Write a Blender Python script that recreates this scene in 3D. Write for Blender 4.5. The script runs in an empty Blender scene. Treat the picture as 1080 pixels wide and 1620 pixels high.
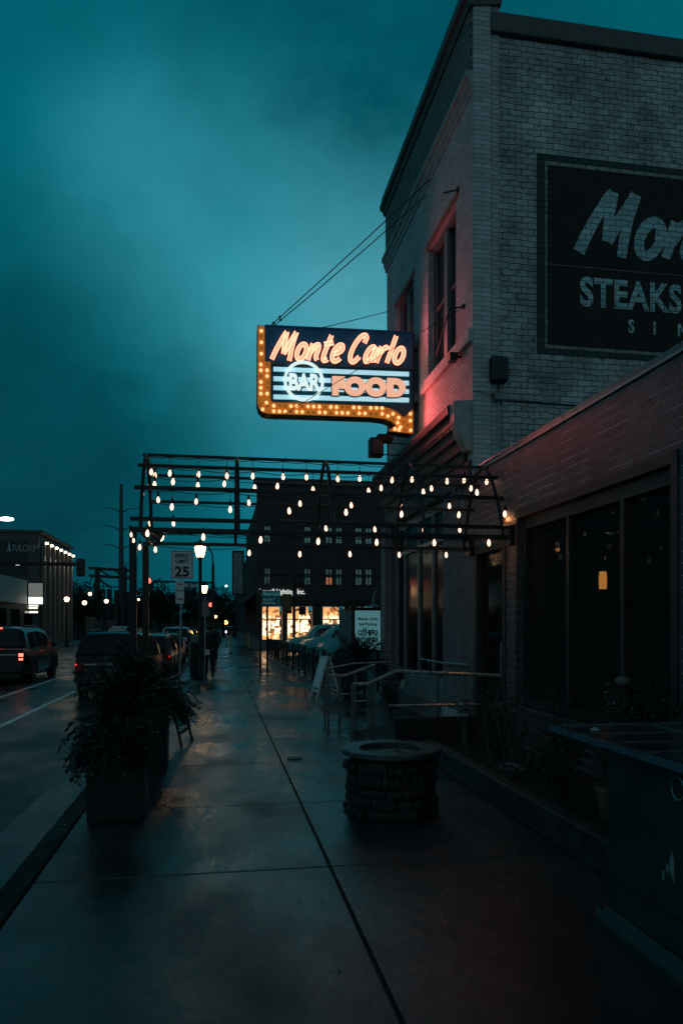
import bpy, bmesh, math, random
from mathutils import Vector, Matrix
random.seed(7)
R = math.radians
sc = bpy.context.scene
COL = sc.collection

# ------------------------------------------------------------------ camera
FPX, HY, EYE, YAW = 1150.0, 988.0, 1.75, math.atan(195/1150.0)
cam_d = bpy.data.cameras.new('camera')
cam_d.sensor_fit = 'VERTICAL'; cam_d.sensor_height = 36.0
cam_d.lens = FPX/1620.0*36.0
cam_d.shift_y = (HY-810.0)/1620.0
cam_d.clip_start = 0.05; cam_d.clip_end = 3000
cam = bpy.data.objects.new('camera', cam_d); COL.objects.link(cam)
cam.location = (0, 0, EYE); cam.rotation_euler = (R(90), 0, -YAW)
sc.camera = cam

def at(px, py, Y):
    """survey helper: where a sight line through the photograph meets the vertical plane at street distance Y"""
    s, c = math.sin(YAW), math.cos(YAW); k = (px-540)/FPX
    d = Y/(c-k*s)
    return Vector((d*(s+k*c), Y, EYE-(py-HY)/FPX*d))

# ------------------------------------------------------------------ exposure
sc.view_settings.view_transform = 'Standard'; sc.view_settings.look = 'None'
sc.view_settings.exposure = 0.0; sc.view_settings.gamma = 1.0
sc.cycles.use_denoising = True
sc.cycles.max_bounces = 6; sc.cycles.sample_clamp_indirect = 4.0
sc.cycles.caustics_reflective = False; sc.cycles.caustics_refractive = False

# ------------------------------------------------------------------ world: dusk overcast
def direction(px, py):
    p = at(px, py, 100.0) - Vector((0, 0, EYE)); return p.normalized()
world = bpy.data.worlds.new('World'); sc.world = world; world.use_nodes = True
nt = world.node_tree; nt.nodes.clear()
N = lambda t, **k: (lambda n: ([setattr(n, a, b) for a, b in k.items()], n)[1])(nt.nodes.new(t))
tc = N('ShaderNodeTexCoord')
def wl(a, b): nt.links.new(a, b)
def wmix(fac, a, b, mode='MIX'):
    m = N('ShaderNodeMix', data_type='RGBA', blend_type=mode)
    if isinstance(fac, (int, float)): m.inputs[0].default_value = fac
    else: wl(fac, m.inputs[0])
    for i, v in ((6, a), (7, b)):
        if isinstance(v, tuple): m.inputs[i].default_value = (*v, 1)
        else: wl(v, m.inputs[i])
    return m.outputs[2]
def blob(d, deg, soft=0.0):
    dot = N('ShaderNodeVectorMath', operation='DOT_PRODUCT'); wl(warp, dot.inputs[0]); dot.inputs[1].default_value = d
    mr = N('ShaderNodeMapRange'); wl(dot.outputs['Value'], mr.inputs[0])
    mr.inputs[1].default_value = math.cos(R(deg)); mr.inputs[2].default_value = 1.0
    pw = N('ShaderNodeMath', operation='POWER'); wl(mr.outputs[0], pw.inputs[0]); pw.inputs[1].default_value = 2.0
    ml = N('ShaderNodeMath', operation='MULTIPLY', use_clamp=True); wl(pw.outputs[0], ml.inputs[0]); wl(rag, ml.inputs[1])
    return ml.outputs[0]
ns = N('ShaderNodeTexNoise'); ns.inputs['Scale'].default_value = 2.6; ns.inputs['Detail'].default_value = 5
wl(tc.outputs['Generated'], ns.inputs['Vector'])
sub = N('ShaderNodeVectorMath', operation='SUBTRACT'); wl(ns.outputs['Color'], sub.inputs[0]); sub.inputs[1].default_value = (.5, .5, .5)
scl = N('ShaderNodeVectorMath', operation='SCALE'); wl(sub.outputs[0], scl.inputs[0]); scl.inputs['Scale'].default_value = 0.12
add = N('ShaderNodeVectorMath', operation='ADD'); wl(tc.outputs['Generated'], add.inputs[0]); wl(scl.outputs[0], add.inputs[1])
nrm = N('ShaderNodeVectorMath', operation='NORMALIZE'); wl(add.outputs[0], nrm.inputs[0]); warp = nrm.outputs[0]
n3 = N('ShaderNodeTexNoise'); n3.inputs['Scale'].default_value = 5.5; n3.inputs['Detail'].default_value = 8; n3.inputs['Roughness'].default_value = .6
mp3 = N('ShaderNodeMapping'); mp3.inputs['Scale'].default_value = (1, 1, 1.9); wl(tc.outputs['Generated'], mp3.inputs[0]); wl(mp3.outputs[0], n3.inputs['Vector'])
mr3 = N('ShaderNodeMapRange'); wl(n3.outputs['Fac'], mr3.inputs[0]); mr3.inputs[1].default_value = .32; mr3.inputs[2].default_value = .68; mr3.inputs[3].default_value = .62; mr3.inputs[4].default_value = 1.25
rag = mr3.outputs[0]
sky = N('ShaderNodeTexSky', sky_type='NISHITA'); sky.sun_disc = False
sky.sun_elevation = R(1.5); sky.sun_rotation = R(200)
base = (0.000, 0.125, 0.168)
c = wmix(blob(direction(460, 430), 22), base, (0.016, 0.280, 0.355))
c = wmix(blob(direction(600, 520), 19), c, (0.085, 0.370, 0.460))
c = wmix(blob(direction(310, 350), 12), c, (0.028, 0.270, 0.345))
c = wmix(blob(direction(540, 800), 15), c, (0.004, 0.200, 0.275))
c = wmix(blob(direction(600, -60), 24), c, (0.000, 0.085, 0.120))
c = wmix(blob(direction(50, 700), 18), c, (0.000, 0.064, 0.086))
c = wmix(blob(direction(-80, 920), 30), c, (0.000, 0.052, 0.074))
n2 = N('ShaderNodeTexNoise'); n2.inputs['Scale'].default_value = 5.0; n2.inputs['Detail'].default_value = 7; n2.inputs['Roughness'].default_value = .55
wl(tc.outputs['Generated'], n2.inputs['Vector'])
mr = N('ShaderNodeMapRange'); wl(n2.outputs['Fac'], mr.inputs[0]); mr.inputs[1].default_value = .3; mr.inputs[2].default_value = .7
mr.inputs[3].default_value = .78; mr.inputs[4].default_value = 1.10
vm = N('ShaderNodeVectorMath', operation='SCALE'); wl(c, vm.inputs[0]); wl(mr.outputs[0], vm.inputs['Scale']); c = vm.outputs[0]
# the rest of the sky (overhead, and behind the camera) is a plainer grey overcast
sep = N('ShaderNodeSeparateXYZ'); wl(tc.outputs['Generated'], sep.inputs[0])
mz = N('ShaderNodeMapRange', interpolation_type='SMOOTHSTEP'); wl(sep.outputs['Z'], mz.inputs[0]); mz.inputs[1].default_value = .66; mz.inputs[2].default_value = .86
my = N('ShaderNodeMapRange', interpolation_type='SMOOTHSTEP'); wl(sep.outputs['Y'], my.inputs[0]); my.inputs[1].default_value = .15; my.inputs[2].default_value = -.35
c = wmix(my.outputs[0], c, (0.066, 0.150, 0.178))
c = wmix(mz.outputs[0], c, (0.020, 0.042, 0.052))
nz = N('ShaderNodeVectorMath', operation='SCALE'); wl(sky.outputs[0], nz.inputs[0]); nz.inputs['Scale'].default_value = 0.0008
ad = N('ShaderNodeVectorMath', operation='ADD'); wl(c, ad.inputs[0]); wl(nz.outputs[0], ad.inputs[1])
bg = N('ShaderNodeBackground'); wl(ad.outputs[0], bg.inputs[0]); bg.inputs[1].default_value = 1.0
out = N('ShaderNodeOutputWorld'); wl(bg.outputs[0], out.inputs[0])

# ------------------------------------------------------------------ the last daylight, very low
sun_d = bpy.data.lights.new('sun', 'SUN'); sun_d.energy = 0.02; sun_d.angle = R(20); sun_d.color = (1, .9, .8)
sun = bpy.data.objects.new('sun', sun_d); COL.objects.link(sun); sun.rotation_euler = (R(70), 0, R(-20))

# ------------------------------------------------------------------ materials
MATS = {}
def mat(name, col, rough=.6, metal=0.0, var=.25, vscale=6.0, bump=0.0, bscale=40.0, emit=None, estr=0.0, trans=0.0, spec=.5, coat=0.0):
    if name in MATS: return MATS[name]
    m = bpy.data.materials.new(name); m.use_nodes = True; t = m.node_tree; b = t.nodes['Principled BSDF']
    b.inputs['Roughness'].default_value = rough; b.inputs['Metallic'].default_value = metal
    b.inputs['Specular IOR Level'].default_value = spec
    b.inputs['Coat Weight'].default_value = coat
    b.inputs['Transmission Weight'].default_value = trans
    tcn = t.nodes.new('ShaderNodeTexCoord')
    if var > 0:
        n = t.nodes.new('ShaderNodeTexNoise'); n.inputs['Scale'].default_value = vscale; n.inputs['Detail'].default_value = 6
        t.links.new(tcn.outputs['Object'], n.inputs['Vector'])
        mm = t.nodes.new('ShaderNodeMapRange'); t.links.new(n.outputs['Fac'], mm.inputs[0]); mm.inputs[1].default_value = .3; mm.inputs[2].default_value = .7
        mm.inputs[3].default_value = 1-var; mm.inputs[4].default_value = 1+var
        v = t.nodes.new('ShaderNodeVectorMath'); v.operation = 'SCALE'; v.inputs[0].default_value = col; t.links.new(mm.outputs[0], v.inputs['Scale'])
        t.links.new(v.outputs[0], b.inputs['Base Color'])
        m2 = t.nodes.new('ShaderNodeMapRange'); t.links.new(n.outputs['Fac'], m2.inputs[0]); m2.inputs[1].default_value = .3; m2.inputs[2].default_value = .7
        m2.inputs[3].default_value = max(.02, rough-.12); m2.inputs[4].default_value = min(1, rough+.12); t.links.new(m2.outputs[0], b.inputs['Roughness'])
    else: b.inputs['Base Color'].default_value = (*col, 1)
    if bump > 0:
        n = t.nodes.new('ShaderNodeTexNoise'); n.inputs['Scale'].default_value = bscale; n.inputs['Detail'].default_value = 4
        t.links.new(tcn.outputs['Object'], n.inputs['Vector'])
        bp = t.nodes.new('ShaderNodeBump'); bp.inputs['Strength'].default_value = bump; bp.inputs['Distance'].default_value = .01
        t.links.new(n.outputs['Fac'], bp.inputs['Height']); t.links.new(bp.outputs[0], b.inputs['Normal'])
    if trans > 0: b.inputs['IOR'].default_value = 1.04
    if emit:
        b.inputs['Emission Color'].default_value = (*emit, 1); b.inputs['Emission Strength'].default_value = estr
    MATS[name] = m; return m

def brick(name, col, mortar, bw, bh, axes, msize=.012, bump=.6, rough=.75, warp=.0, dirt=.35, wear=0.0, smooth=.1, bed=None):
    """painted brick; axes = which object axes run along / up the courses"""
    m = bpy.data.materials.new(name); m.use_nodes = True; t = m.node_tree; b = t.nodes['Principled BSDF']
    L = t.links.new; nd = t.nodes.new
    tcn = nd('ShaderNodeTexCoord'); sp = nd('ShaderNodeSeparateXYZ'); L(tcn.outputs['Object'], sp.inputs[0])
    cb = nd('ShaderNodeCombineXYZ'); su = nd('ShaderNodeMath'); L(sp.outputs['X'], su.inputs[0]); L(sp.outputs['Y'], su.inputs[1]); L(su.outputs[0], cb.inputs[0]); L(sp.outputs['Z'], cb.inputs[1])
    vec = cb.outputs[0]
    if warp > 0:
        n = nd('ShaderNodeTexNoise'); n.inputs['Scale'].default_value = 4.2; n.inputs['Detail'].default_value = 7; n.inputs['Roughness'].default_value = .62; L(tcn.outputs['Object'], n.inputs['Vector'])
        s1 = nd('ShaderNodeVectorMath'); s1.operation = 'SUBTRACT'; L(n.outputs['Color'], s1.inputs[0]); s1.inputs[1].default_value = (.5, .5, .5)
        s2 = nd('ShaderNodeVectorMath'); s2.operation = 'SCALE'; L(s1.outputs[0], s2.inputs[0]); s2.inputs['Scale'].default_value = warp
        a = nd('ShaderNodeVectorMath'); a.operation = 'ADD'; L(vec, a.inputs[0]); L(s2.outputs[0], a.inputs[1]); vec = a.outputs[0]
    bt = nd('ShaderNodeTexBrick'); L(vec, bt.inputs['Vector']); bt.inputs['Scale'].default_value = 1.0
    bt.inputs['Brick Width'].default_value = bw; bt.inputs['Row Height'].default_value = bh
    bt.inputs['Mortar Size'].default_value = msize; bt.inputs['Mortar Smooth'].default_value = smooth; bt.inputs['Bias'].default_value = 0
    bt.inputs['Color1'].default_value = (*[x*1.12 for x in col], 1); bt.inputs['Color2'].default_value = (*[x*.82 for x in col], 1)
    bt.inputs['Mortar'].default_value = (*mortar, 1)
    nz = nd('ShaderNodeTexNoise'); nz.inputs['Scale'].default_value = 1.3; nz.inputs['Detail'].default_value = 8; nz.inputs['Roughness'].default_value = .65; L(tcn.outputs['Object'], nz.inputs['Vector'])
    mm = nd('ShaderNodeMapRange'); L(nz.outputs['Fac'], mm.inputs[0]); mm.inputs[1].default_value = .3; mm.inputs[2].default_value = .7; mm.inputs[3].default_value = 1-dirt; mm.inputs[4].default_value = 1+dirt*.5
    v = nd('ShaderNodeVectorMath'); v.operation = 'SCALE'; L(bt.outputs['Color'], v.inputs[0]); L(mm.outputs[0], v.inputs['Scale'])
    colout = v.outputs[0]
    if bed:   # sky light on the bed-joint ledges, painted in; head joints stay the mortar colour
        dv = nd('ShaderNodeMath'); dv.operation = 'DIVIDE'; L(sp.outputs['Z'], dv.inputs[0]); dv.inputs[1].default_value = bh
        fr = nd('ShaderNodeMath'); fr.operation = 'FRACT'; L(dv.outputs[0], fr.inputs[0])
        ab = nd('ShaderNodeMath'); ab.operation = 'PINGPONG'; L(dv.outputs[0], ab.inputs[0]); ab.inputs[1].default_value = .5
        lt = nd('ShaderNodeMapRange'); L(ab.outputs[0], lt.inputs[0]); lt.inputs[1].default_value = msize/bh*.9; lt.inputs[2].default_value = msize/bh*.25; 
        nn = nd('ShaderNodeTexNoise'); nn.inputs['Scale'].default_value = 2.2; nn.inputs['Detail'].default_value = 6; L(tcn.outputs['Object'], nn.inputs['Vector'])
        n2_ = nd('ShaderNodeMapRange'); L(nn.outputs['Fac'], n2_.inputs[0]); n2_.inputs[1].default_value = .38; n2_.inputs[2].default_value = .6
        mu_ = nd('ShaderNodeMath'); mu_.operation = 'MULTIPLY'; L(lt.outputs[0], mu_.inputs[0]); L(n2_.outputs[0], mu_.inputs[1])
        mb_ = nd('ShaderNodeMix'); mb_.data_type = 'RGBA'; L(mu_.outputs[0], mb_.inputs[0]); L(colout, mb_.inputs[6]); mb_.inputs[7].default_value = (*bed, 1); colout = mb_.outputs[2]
    if wear > 0:
        w = nd('ShaderNodeTexNoise'); w.inputs['Scale'].default_value = 9; w.inputs['Detail'].default_value = 8; w.inputs['Roughness'].default_value = .75; L(tcn.outputs['Object'], w.inputs['Vector'])
        r = nd('ShaderNodeMapRange'); L(w.outputs['Fac'], r.inputs[0]); r.inputs[1].default_value = .57; r.inputs[2].default_value = .66; r.inputs[4].default_value = wear
        mx = nd('ShaderNodeMix'); mx.data_type = 'RGBA'; L(r.outputs[0], mx.inputs[0]); L(colout, mx.inputs[6]); mx.inputs[7].default_value = (*[x*.7 for x in mortar], 1); colout = mx.outputs[2]
    L(colout, b.inputs['Base Color']); b.inputs['Roughness'].default_value = rough
    inv = nd('ShaderNodeMath'); inv.operation = 'SUBTRACT'; inv.inputs[0].default_value = 1; L(bt.outputs['Fac'], inv.inputs[1])
    fn = nd('ShaderNodeTexNoise'); fn.inputs['Scale'].default_value = 28; fn.inputs['Detail'].default_value = 5; L(tcn.outputs['Object'], fn.inputs['Vector'])
    ma = nd('ShaderNodeMath'); ma.operation = 'MULTIPLY_ADD'; L(fn.outputs['Fac'], ma.inputs[0]); ma.inputs[1].default_value = .35; L(inv.outputs[0], ma.inputs[2])
    bp = nd('ShaderNodeBump'); bp.inputs['Strength'].default_value = bump; bp.inputs['Distance'].default_value = .02
    L(ma.outputs[0], bp.inputs['Height']); L(bp.outputs[0], b.inputs['Normal'])
    MATS[name] = m; return m

def wet(name, col, scale=.8, lo=.10, hi=.5, joint=None, bump=.25, spec=.5, tint=None, film=0.0):
    """wet paving: dark base, patches of standing water"""
    m = bpy.data.materials.new(name); m.use_nodes = True; t = m.node_tree; b = t.nodes['Principled BSDF']
    L = t.links.new; nd = t.nodes.new; tcn = nd('ShaderNodeTexCoord')
    mp = nd('ShaderNodeMapping'); L(tcn.outputs['Object'], mp.inputs[0]); mp.inputs['Scale'].default_value = (1, .55, 1)
    n = nd('ShaderNodeTexNoise'); n.inputs['Scale'].default_value = scale; n.inputs['Detail'].default_value = 7; n.inputs['Roughness'].default_value = .6; L(mp.outputs[0], n.inputs['Vector'])
    r = nd('ShaderNodeMapRange'); L(n.outputs['Fac'], r.inputs[0]); r.inputs[1].default_value = .40; r.inputs[2].default_value = .62; r.inputs[3].default_value = lo; r.inputs[4].default_value = hi
    L(r.outputs[0], b.inputs['Roughness'])
    f = nd('ShaderNodeTexNoise'); f.inputs['Scale'].default_value = 60; f.inputs['Detail'].default_value = 6; f.inputs['Roughness'].default_value = .7; L(tcn.outputs['Object'], f.inputs['Vector'])
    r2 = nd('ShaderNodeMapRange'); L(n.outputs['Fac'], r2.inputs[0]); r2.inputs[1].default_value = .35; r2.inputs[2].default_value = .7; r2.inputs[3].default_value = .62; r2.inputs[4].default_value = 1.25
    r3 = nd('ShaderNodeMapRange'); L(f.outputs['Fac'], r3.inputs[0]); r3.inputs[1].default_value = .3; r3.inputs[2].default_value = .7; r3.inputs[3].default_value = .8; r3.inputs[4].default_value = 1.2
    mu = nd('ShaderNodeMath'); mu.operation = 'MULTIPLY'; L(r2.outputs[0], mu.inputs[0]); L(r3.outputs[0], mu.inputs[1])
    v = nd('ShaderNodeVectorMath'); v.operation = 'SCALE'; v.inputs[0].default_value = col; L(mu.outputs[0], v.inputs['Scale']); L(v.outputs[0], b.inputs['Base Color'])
    b.inputs['Specular IOR Level'].default_value = spec
    if film > 0:
        b.inputs['Coat Weight'].default_value = film; cr_ = nd('ShaderNodeMath'); cr_.operation = 'MULTIPLY'; L(r.outputs[0], cr_.inputs[0]); cr_.inputs[1].default_value = .7; L(cr_.outputs[0], b.inputs['Coat Roughness']); b.inputs['Coat IOR'].default_value = 1.33
    if tint: b.inputs['Specular Tint'].default_value = (*tint, 1)
    g = nd('ShaderNodeTexNoise'); g.inputs['Scale'].default_value = 4.0; g.inputs['Detail'].default_value = 8; g.inputs['Roughness'].default_value = .7; L(tcn.outputs['Object'], g.inputs['Vector'])
    bp = nd('ShaderNodeBump'); bp.inputs['Strength'].default_value = bump; bp.inputs['Distance'].default_value = .012; L(g.outputs['Fac'], bp.inputs['Height']); L(bp.outputs[0], b.inputs['Normal']); L(bp.outputs[0], b.inputs['Coat Normal'])
    MATS[name] = m; return m

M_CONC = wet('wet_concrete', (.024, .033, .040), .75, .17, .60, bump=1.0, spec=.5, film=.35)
M_ASPH = wet('wet_asphalt', (.026, .034, .040), .55, .20, .55, bump=.8)
M_KERB = wet('kerb_concrete', (.016, .016, .015), 1.5, .55, .9, spec=.2)
M_GUTT = wet('gutter_concrete', (.045, .055, .06), 1.2, .25, .55, spec=.8)
M_FAR = mat('far_ground', (.03, .035, .035), .7)
M_JOINT = mat('joint_gap', (.008, .009, .010), .8)
M_LINE = mat('road_paint', (.72, .76, .78), .4, var=.35, vscale=3)
M_BLACK = mat('black_metal', (.012, .013, .014), .38, metal=.3, var=.3)
M_DARKM = mat('dark_metal', (.022, .027, .03), .45, metal=.4)
M_GALV = mat('galvanised_steel', (.30, .32, .33), .38, metal=.85, var=.2, vscale=14)
M_RAIL = mat('painted_rail_steel', (.46, .50, .51), .30, metal=.7, var=.25, vscale=20)
M_WOODB = mat('dark_timber', (.02, .018, .016), .6, var=.35, vscale=10, bump=.3)
M_GLASS = mat('dark_window_glass', (.006, .010, .012), .06, var=0, spec=.6)
M_GLASSC = mat('curtained_glass', (.80, .90, .88), .3, metal=.55, var=.35, vscale=3)
M_WFAC = brick('facade_painted_brick', (.50, .50, .52), (.22, .21, .22), .22, .073, 'YZ', msize=.0065, bump=.35, dirt=.22, warp=.006)
M_WSIDE = brick('side_painted_brick', (.46, .50, .51), (.06, .075, .075), .210, .092, 'XZ', msize=.0065, bump=1.0, dirt=.62, warp=.085, wear=.9, smooth=.6)
M_WPIL = brick('corner_painted_brick', (.52, .57, .59), (.22, .25, .25), .28, .073, 'XZ', msize=.006, bump=.4, dirt=.18, warp=.006)
M_MURAL = brick('mural_black_brick', (.020, .014, .014), (.008, .007, .007), .210, .092, 'XZ', msize=.009, bump=.8, dirt=.4, warp=.075)
M_MURALG = brick('mural_green_brick', (.032, .058, .054), (.015, .025, .025), .210, .092, 'XZ', msize=.009, bump=.8, dirt=.3, warp=.075)
M_MURALL = brick('mural_letter_brick', (.44, .66, .70), (.16, .24, .26), .210, .092, 'XZ', msize=.008, bump=.8, dirt=.3, warp=.075, wear=.6)
M_MURALT = brick('mural_trim_brick', (.30, .32, .27), (.10, .12, .10), .210, .092, 'XZ', msize=.009, bump=.8, dirt=.4, warp=.075, wear=.8)
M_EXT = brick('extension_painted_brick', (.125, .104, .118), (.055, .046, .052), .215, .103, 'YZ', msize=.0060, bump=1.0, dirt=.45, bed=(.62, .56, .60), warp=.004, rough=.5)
M_PLATE = mat('painted_cornice_metal', (.034, .036, .035), .55, var=.3)
M_STONEP = mat('painted_trim', (.33, .35, .35), .6, var=.25, bump=.3)
M_SILLP = mat('painted_stone_sill', (.50, .48, .48), .6, var=.3, vscale=9, bump=.4)
M_COPE = mat('coping_metal', (.13, .15, .16), .32, metal=.5, var=.25)
M_COPED = mat('dark_coping', (.075, .085, .085), .6, var=.25)
M_FRIEZE = brick('frieze_brick', (.26, .27, .25), (.07, .07, .07), .11, .10, 'YZ', msize=.018, bump=1.0, dirt=.4)
M_LINTEL = mat('red_lintel', (.35, .06, .03), .6, var=.3)
M_SIGNB = mat('sign_blue_panel', (.012, .14, .34), .35, var=.15)
M_SIGNE = mat('sign_edge', (.025, .018, .015), .5)
M_ORANGE = mat('sign_orange_bulb_glow', (.5, .16, .02), .45, var=.3, vscale=14, emit=(1, .32, .03), estr=.27)  # emission stands in for the bulbs' glow on the orange face
M_NEON = mat('neon_tube', (.9, .5, .4), .4, var=0, emit=(1.0, .22, .13), estr=4.2)
M_LETTER = mat('sign_letter_face', (.75, .55, .45), .5, var=0, emit=(1.0, .56, .38), estr=.62)
M_FOOD = mat('sign_food_letter', (.7, .5, .4), .5, var=0, emit=(1.0, .52, .34), estr=.80)
M_STRIPE = mat('sign_light_stripe', (.5, .6, .7), .4, var=0, emit=(.42, .78, .90), estr=.80)
M_RING = mat('sign_mint_light', (.7, .75, .75), .4, var=0, emit=(.76, .96, .94), estr=.9)
M_MBULB = mat('marquee_bulb', (.9, .7, .5), .3, var=0, emit=(1, .50, .20), estr=1.5)
M_MBULBOFF = mat('marquee_bulb_dim', (.5, .2, .06), .25, var=0, emit=(1, .35, .08), estr=.12)
M_BULB = mat('string_bulb_glass', (.9, .8, .7), .2, var=0, emit=(1, .57, .38), estr=2.5)
M_LANT = mat('lantern_glow', (.9, .8, .7), .3, var=0, emit=(1, .50, .20), estr=26.0)
M_GLOBE = mat('globe_glow', (.9, .8, .7), .3, var=0, emit=(1, .60, .36), estr=6.0)
M_COOL = mat('cool_lamp_glow', (.9, .9, .9), .3, var=0, emit=(.8, .92, 1), estr=8.0)
M_RED = mat('red_lamp_glow', (.8, .1, .08), .3, var=0, emit=(1, .11, .07), estr=4.5)
M_REDLENS = mat('red_lens', (.20, .01, .01), .2, var=0)
M_REDDIM = mat('red_lens_lit', (.4, .02, .02), .2, var=0, emit=(1, .05, .04), estr=.9)
M_SHOP = mat('shop_interior', (.6, .38, .2), .7, var=.3, emit=(1, .48, .18), estr=.60)
M_SHOPG = mat('shop_lamp_glow', (.9, .8, .7), .3, var=0, emit=(1, .72, .42), estr=1.7)
M_WARMW = mat('warm_lit_glass', (.6, .3, .15), .3, var=.3, emit=(1, .32, .12), estr=.28)
M_SCONCE = mat('indoor_shade_glow', (.8, .5, .2), .5, var=.3, vscale=9, emit=(1, .36, .07), estr=.46)
M_DKBRICK = brick('dark_brick', (.052, .042, .044), (.03, .025, .026), .22, .075, 'XZ', msize=.008, bump=.3, dirt=.3)
M_DKBRICKY = brick('dark_brick_side', (.045, .022, .018), (.018, .014, .014), .22, .075, 'YZ', msize=.008, bump=.3, dirt=.3)
M_OFFICE = mat('office_wall', (.085, .075, .068), .7, var=.2, vscale=2)
M_OFFICED = mat('office_dark_panel', (.016, .022, .024), .6)
M_WHITEW = mat('white_fascia', (.34, .40, .42), .6, var=.15)
M_SIGNW = mat('sign_white', (.80, .82, .85), .45, var=.08)
M_SIGNK = mat('sign_black', (.008, .008, .009), .5, var=0)
M_SIGNR = mat('sign_red', (.45, .05, .05), .5, var=0)
M_SIGNTEAL = mat('sign_teal', (.05, .30, .36), .5, var=.1)
M_SIGNNAVY = mat('sign_navy', (.01, .05, .11), .5, var=.1)
M_LETT = mat('faded_letter', (.30, .36, .38), .6, var=.3)
M_LEAF = mat('dark_leaf', (.012, .018, .014), .55, var=.5, vscale=3)
M_LEAF2 = mat('olive_leaf', (.035, .038, .018), .55, var=.5, vscale=3)
M_LEAFB = mat('blue_green_leaf', (.03, .055, .045), .5, var=.4, vscale=3)
M_STRAW = mat('dry_grass_blade', (.16, .15, .10), .7, var=.4, vscale=4)
M_BARK = mat('bark', (.03, .025, .02), .8, var=.3, bump=.4)
M_PETAL = mat('pale_petal', (.45, .5, .5), .5, var=.2)
M_TREE = mat('far_tree_leaf', (.016, .024, .018), .8, var=.4, vscale=.6)
M_STONE = mat('fire_pit_stone', (.022, .024, .023), .75, var=.75, vscale=7, bump=1.0, bscale=18)
M_STONEL = mat('fire_pit_pale_stone', (.22, .26, .25), .7, var=.4, vscale=12, bump=.6)
M_PITCAP = mat('fire_pit_cap', (.055, .068, .072), .32, var=.4, vscale=9, bump=.3)
M_PLANT = mat('planter_black', (.006, .007, .008), .5, var=.3)
M_SOIL = mat('soil', (.012, .010, .008), .9, bump=.8)
M_CART = mat('dark_cabinet_paint', (.020, .034, .034), .42, var=.3, vscale=3)
M_SCUFF = mat('scraped_paint', (.22, .28, .28), .6, var=.4, vscale=20)
M_TABLET = mat('table_tile', (.02, .035, .045), .22, var=.3)
M_TABLEF = mat('table_trim', (.11, .17, .22), .3, metal=.3, var=.2)
M_TYRE = mat('tyre', (.008, .008, .008), .7)
M_RIM = mat('rim', (.12, .13, .14), .35, metal=.8)
M_CARK = mat('car_paint_black', (.005, .007, .008), .30, var=0, spec=.4, coat=.2)
M_CARG = mat('car_paint_grey', (.03, .038, .043), .28, var=0, coat=.3)
M_CART_ = mat('car_paint_sky_teal', (.05, .42, .48), .35, var=0, coat=.25)  # teal is sky reflection painted into the base colour
M_CARW = mat('car_paint_white', (.42, .45, .46), .25, var=0, coat=.5)
M_CHROME = mat('chrome', (.4, .42, .43), .15, metal=1, var=0)
M_SKIN = mat('skin', (.25, .14, .10), .6, var=.1)
M_JACKET = mat('dark_jacket', (.016, .017, .020), .8, bump=.5)
M_TROUS = mat('dark_trousers', (.010, .012, .016), .85)
M_YEL = mat('yellow_post', (.42, .26, .05), .6)
M_TERRA = mat('terracotta', (.16, .09, .065), .7)
M_CABLE = mat('cable', (.01, .01, .01), .6, var=0)

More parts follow.
